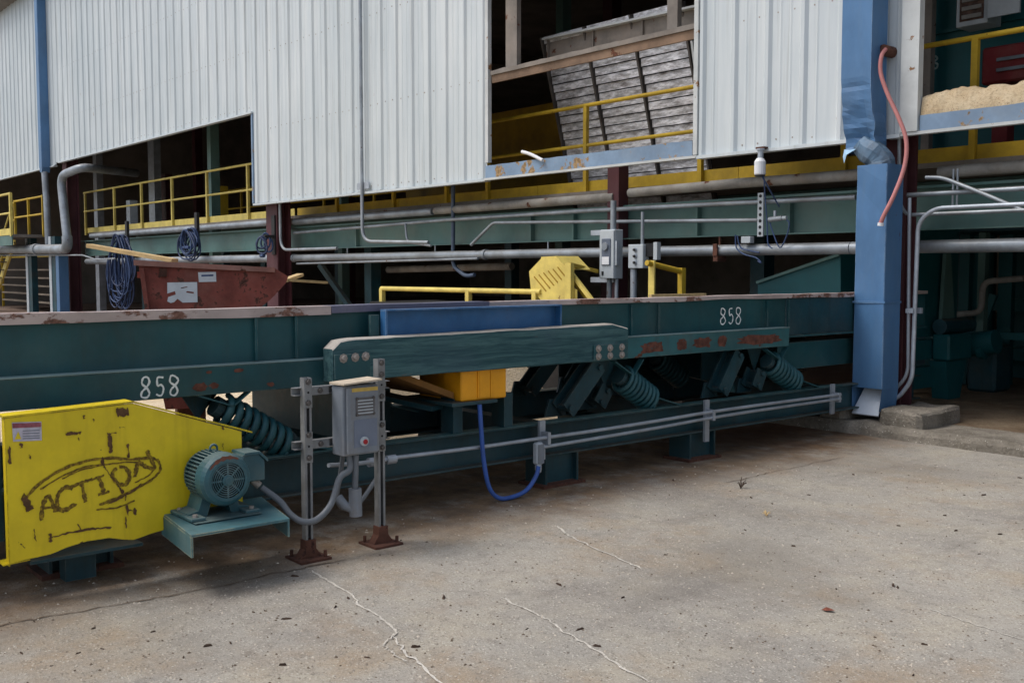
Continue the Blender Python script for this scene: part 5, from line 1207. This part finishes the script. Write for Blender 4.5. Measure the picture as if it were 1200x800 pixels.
Hs = thing('hose', 'faded pink hose hanging out of the siding beside the blue downspout', 'hose', hz[-1])
part('tube', MB().tube(hz, .0185, 12), m_hose, Hs)
part('cuff', MB().tube([hz[-2], hz[-1] + Vector((0, 0, -.02))], .027, 12), m_white, Hs)
q = P(1039, 60, 1, 8.5); part('wall_bushing', MB().tube([q + Vector((0, -.06, 0)), q + Vector((0, .1, 0))], .05, 10), m_rusty, Hs)

# ------------------------------------------------------------------ lamp and perforated strut
q = P(891, 172, 1, 8.5); Lp = thing('wall_lamp', 'small white jar lamp hanging under the siding edge', 'lamp', q)
zb = P(891, 205, 1, 8.5).z
part('jar', MB().lathe([(0, .05), (.01, .056), (.13, .056), (.155, .04), (.165, .03)], (q.x, 8.5, zb), (0, 0, 1), 16), m_white, Lp)
part('base_ring', MB().lathe([(0, .052), (.012, .052)], (q.x, 8.5, zb - .013), (0, 0, 1), 16), m_black, Lp)
part('neck', MB().lathe([(0, .028), (.07, .028), (.075, .04), (.09, .04)], (q.x + .005, 8.5, zb + .166), (0, 0, 1), 10), m_steel, Lp)
part('bracket', MB().box(q.x - .05, q.x + .05, 8.49, 8.56, zb + .257, zb + .275), m_rusty, Lp)
part('lead', MB().tube(spline([Vector((q.x + .02, 8.51, zb - .013)), Vector((q.x + .05, 8.6, zb - .15)), Vector((q.x + .02, 8.8, zb - .3))], 4), .008, 6), m_cable2, Lp)
a, b_ = P(891, 226, 1, 8.88), P(892, 277, 1, 8.88)
Pf = thing('perforated_strut', 'short perforated steel strut hanging behind the white lamp', 'strut', b_)
part('channel', MB().box(a.x - .035, a.x + .035, 8.885, 8.905, b_.z, a.z), m_lgrey, Pf)
for k in range(7):
    z = b_.z + (a.z - b_.z) * (k + .5) / 7; part('slot', MB().lathe([(0, .018), (.002, .018)], (a.x, 8.884, z), (0, -1, 0), 10), m_dark, Pf)
Jb = thing('valve_cluster', 'small grey valve fitting with dangling blue leads behind the perforated strut', 'valve', P(912, 258, 1, 8.9))
q = P(911, 257, 1, 8.9); part('body', MB().tube([q + Vector((-.10, 0, 0)), q + Vector((.06, 0, .01))], .028, 10), m_pipe, Jb)
part('cap', MB().tube([q + Vector((.062, 0, .01)), q + Vector((.11, 0, .012))], .02, 8), m_lgrey, Jb); part('knob', MB().tube([q + Vector((-.03, 0, .02)), q + Vector((-.03, 0, .09))], .016, 8), m_steel, Jb)
part('lead', MB().tube(spline(cpath([(902, 260), (906, 273), (914, 290), (922, 276), (925, 262), (922, 258)], 8.9), 5), .007, 5), m_cable2, Jb)
part('lead', MB().tube(spline(cpath([(895, 205), (897, 235), (899, 262), (900, 285), (905, 291)], 8.88), 5), .007, 5), m_cable2, Jb)
Cc = thing('cable_box', 'tiny pale box tangled in blue wire above the thick grey pipe', 'box', P(875, 285, 1, 8.9))
q = P(875, 281, 1, 8.9); part('box', MB().box(q.x - .06, q.x + .06, 8.88, 8.95, q.z - .035, q.z + .035), m_lgrey, Cc, .004)
part('wire', MB().tube(spline(cpath([(862, 275), (863, 290), (872, 298), (886, 302), (892, 308), (888, 306)], 8.9), 5), .008, 5), m_cable2, Cc)
part('wire', MB().tube(spline(cpath([(864, 276), (868, 290), (880, 294), (890, 296)], 8.9), 5), .008, 5), m_cable2, Cc)

# ------------------------------------------------------------------ machinery inside, right of the column
Im = thing('feeder_frame', 'dark teal feeder machine inside the building right of the maroon column', 'machine', (-5.6, 10.7, .1))
part('side_panel', MB().box(-5.50, -5.48, 9.7, 10.9, .75, 1.9), m_inteal, Im)
part('upper_beam', MB().box(-5.58, -5.44, 9.65, 10.75, .52, .72), m_inteal, Im)
part('lower_beam', MB().box(-5.58, -5.44, 9.65, 10.7, .22, .44), m_inteal, Im)
part('leg', MB().prism([(10.38, .10), (10.62, .10), (10.74, .50), (10.30, .50)], 0, -5.46, -5.28), m_inteal, Im)
part('leg_head', MB().box(-5.43, -5.24, 10.28, 10.78, .505, .78), m_inteal, Im, .02)
part('gusset', MB().prism([(10.42, .79), (10.72, .79), (10.58, 1.62), (10.48, 1.62)], 0, -5.44, -5.40), m_green, Im)
part('roller', MB().tube([(-5.36, 10.30, .86), (-5.36, 10.95, .86)], .08, 12), m_tealdark, Im)
part('bearing', MB().lathe([(0, .11), (.06, .11), (.07, .06)], (-5.25, 10.98, .60), (1, 0, 0), 14), m_inteal, Im)
part('rear_leg', MB().box(-5.9, -5.7, 12.0, 12.2, .1, 1.9), m_inteal, Im)
part('tall_duct', MB().box(-5.2, -4.75, 12.2, 12.8, .1, 2.0), m_tealdark, Im)
part('top_frame', MB().box(-5.9, -4.76, 10.9, 12.21, 1.86, 1.99), m_tealdark, Im)
for k, (px, y_, z0_, z1_, w_) in enumerate(((1096, 11.3, .1, 1.9, .05), (1128, 11.9, .1, 1.9, .06), (1148, 11.4, .6, 1.9, .04), (1176, 12.2, .1, 1.9, .08))):
    x = P(px, 380, 1, y_).x; part('upright', MB().box(x - w_, x + w_, y_, y_ + .1, z0_, z1_), m_inteal if k % 2 else m_green, Im)
part('pipe', MB().tube(fillet([P(1080, 372, 1, 11.2), P(1150, 366, 1, 11.2), P(1152, 330, 1, 11.2), P(1200, 326, 1, 11.2)], .1), .035, 8), m_pipedust, Im)
part('brace', MB().bar(P(1130, 440, 1, 11.8), P(1165, 345, 1, 11.8), .06, .08), m_inteal, Im)
part('shaft_guard', MB().tube([P(1128, 405, 1, 11.0), P(1168, 400, 1, 11.0)], .13, 14), m_inteal, Im)
part('gear_case', MB().box(P(1132, 440, 1, 11.3).x, P(1166, 440, 1, 11.3).x, 11.3, 11.7, .1, .62), m_tealdark, Im, .03)
part('cross_rail', MB().box(P(1085, 420, 1, 11.5).x, P(1200, 420, 1, 11.5).x, 11.5, 11.58, .68, .76), m_inteal, Im)
for k, px in enumerate((1085, 1118, 1136, 1160)):
    x = P(px, 380, 1, 12.9).x; part('rear_panel', MB().box(x, x + (.28, .12, .2, .5)[k], 12.9 + .08 * k, 13.0 + .08 * k, .1, 1.98), (m_inteal, m_green, m_tealdark, m_inteal)[k], Im)
part('rear_beam', MB().box(-6.9, -4.2, 12.7, 12.86, .95, 1.1), m_inteal, Im)
part('rear_beam', MB().box(-6.9, -4.2, 12.7, 12.86, .35, .5), m_inteal, Im)
for k, x in enumerate((-4.35, -3.4)):
    c_ = P(1200, 400, 1, 11.6)
    single('steel_post', MB().box(x - .08, x + .08, 11.6, 11.76, .1, 2.4), m_green if k == 0 else m_tealdark, ('grey green' if k == 0 else 'dark teal') + ' steel post inside the right hand bay', 'post')
for k, (px, y0_, w_, mt, top, lab) in enumerate(((246, 9.55, .09, m_green, 8.4, 'slim grey green post rising behind the far yellow railing'), (150, 9.75, .13, m_lgrey, 3.25, 'short pale capped post behind the far yellow railing'), (112, 11.0, .16, m_steel, 8.4, 'grey steel post in the dark far bay beside the fat pipe'), (178, 11.2, .22, m_steel, 8.4, 'dim steel post in the middle of the dark far bay'), (190, 11.6, .3, m_maroon, 4.2, 'stubby maroon post in the dark far bay'), (256, 10.4, .1, m_railold, 3.4, 'short yellow post near the end of the far railing'))):
    c_ = P(px, 240, 1, y0_).x; single('steel_post', MB().box(c_ - w_, c_ + w_, y0_, y0_ + .2, ZF if top < 5 else 0, top), mt, lab, 'post')
Hf = thing('handrail_stub', 'low dull yellow barrier deep in the dark bay behind the far rails', 'barrier', (-18.6, 13.9, 2.45))
for x in (-19.4, -18.9, -18.4, -17.9): part('bar', MB().box(x - .06, x + .06, 13.85, 13.95, 2.45, 3.9), m_ochre, Hf)
part('top_bar', MB().box(-19.5, -17.8, 13.84, 13.96, 3.9, 4.0), m_ochre, Hf)

# ------------------------------------------------------------------ litter on the concrete
def chip_mesh(seed, l, w_, h):
    rnd = random.Random(seed); n = 7; vs = []
    for i in range(n):
        a_ = 2 * math.pi * i / n; vs.append((l / 2 * math.cos(a_) * rnd.uniform(.6, 1.1), w_ / 2 * math.sin(a_) * rnd.uniform(.6, 1.1), 0))
    top = [(x * .7, y * .7, h * rnd.uniform(.6, 1.2)) for x, y, z in vs]
    mb = MB().add(vs + top, [list(range(n))[::-1], list(range(n, 2 * n))] + [(i, (i + 1) % n, n + (i + 1) % n, n + i) for i in range(n)])
    me = mb.mesh('bark_chip'); me.materials.append(m_chip); return me
chips = [chip_mesh(k, .05 + .008 * k, .018 + .004 * (k % 4), .010 + .002 * (k % 3)) for k in range(8)]
known = [(487, 758), (331, 779), (243, 757), (110, 736), (40, 728), (25, 765), (120, 760), (92, 765), (60, 780), (408, 701), (393, 711), (297, 717), (310, 715), (270, 753), (335, 725), (345, 675), (327, 647), (470, 633), (500, 635), (600, 681), (617, 737), (655, 685), (680, 737), (700, 757), (780, 650), (783, 609), (789, 563), (838, 604), (873, 621), (948, 580), (870, 625), (1153, 580), (1130, 580), (1107, 604), (1120, 622), (1053, 616), (1148, 649), (1047, 686), (1052, 688), (955, 675), (1083, 755), (1070, 791), (1172, 626), (1000, 556), (880, 583), (1195, 560), (905, 590), (980, 690), (845, 665), (930, 640), (730, 700), (560, 720), (180, 740), (215, 770), (430, 770), (520, 700)]
rnd = random.Random(21)
for i, (a, b_) in enumerate(known):
    q = P(a, b_, 2, 0); o = bpy.data.objects.new('bark_chip', chips[i % 8]); COL.objects.link(o); o.location = (q.x, q.y, .0); o.rotation_euler = (0, 0, rnd.uniform(0, 6.3)); s_ = rnd.uniform(.25, .65) * (1.6 if i in (0, 1) else 1); o.scale = (s_, s_, s_)
    tag(o, 'dark chip of bark lying on the open concrete yard', 'bark chip', 'bark chips scattered on the concrete')
q = P(971, 716, 2, 0)
lf = MB().add([(q.x - .028, q.y - .012, .003), (q.x, q.y - .02, .008), (q.x + .03, q.y, .012), (q.x + .003, q.y + .017, .009), (q.x - .017, q.y + .008, .014)], [(0, 1, 4), (1, 3, 4), (1, 2, 3)])
single('dead_leaf', lf, m_leaf, 'single curled reddish dead leaf on the open concrete', 'leaf')
for k, (a, b_, lab) in enumerate(((868, 572, 'dry brown weed sprig standing in the slab joint'), (898, 604, 'flattened tan grass tuft on the concrete'))):
    q = P(a, b_, 2, 0); mb = MB(); rnd = random.Random(k)
    for j in range(9):
        d = Vector((rnd.uniform(-.04, .04), rnd.uniform(-.04, .04), rnd.uniform(.02, .07) if k == 0 else rnd.uniform(.01, .03)))
        mb.tube([q, q + d * .6 + Vector((0, 0, .01)), q + d], .0022, 4)
    single('weed', mb, m_chip if k == 0 else m_wood, lab, 'weed')
# fine grit, too small to count
gt = MB(); rnd = random.Random(77)
for i in range(2600):
    a, b_ = rnd.uniform(-60, 1260), rnd.uniform(0, 1) ** 1.4; q = P(a, 545 + 255 * b_, 2, 0)
    if q.y > 8.0: continue
    if q.x < -5.0: continue
    s_ = rnd.uniform(.003, .009); h = s_ * .7; t_ = rnd.uniform(0, 3)
    pts = [(q.x + s_ * math.cos(t_ + k * 1.57) * rnd.uniform(.6, 1.2), q.y + s_ * math.sin(t_ + k * 1.57) * rnd.uniform(.6, 1.2), 0) for k in range(4)]
    gt.add(pts + [(q.x, q.y, h)], [(0, 1, 4), (1, 2, 4), (2, 3, 4), (3, 0, 4)])
def grit_mat():
    t = NT('grit'); c = t.mix(t.ramp(t.noise(9, 2), .4, .6), lin(90, 76, 62), lin(190, 180, 166)); return t.fin(c, .9)
o = single('grit', gt, grit_mat(), 'fine grit and crumbs strewn over the concrete yard', 'grit', (0, 0, 0)); o['kind'] = 'stuff'
bpy.context.view_layer.update()
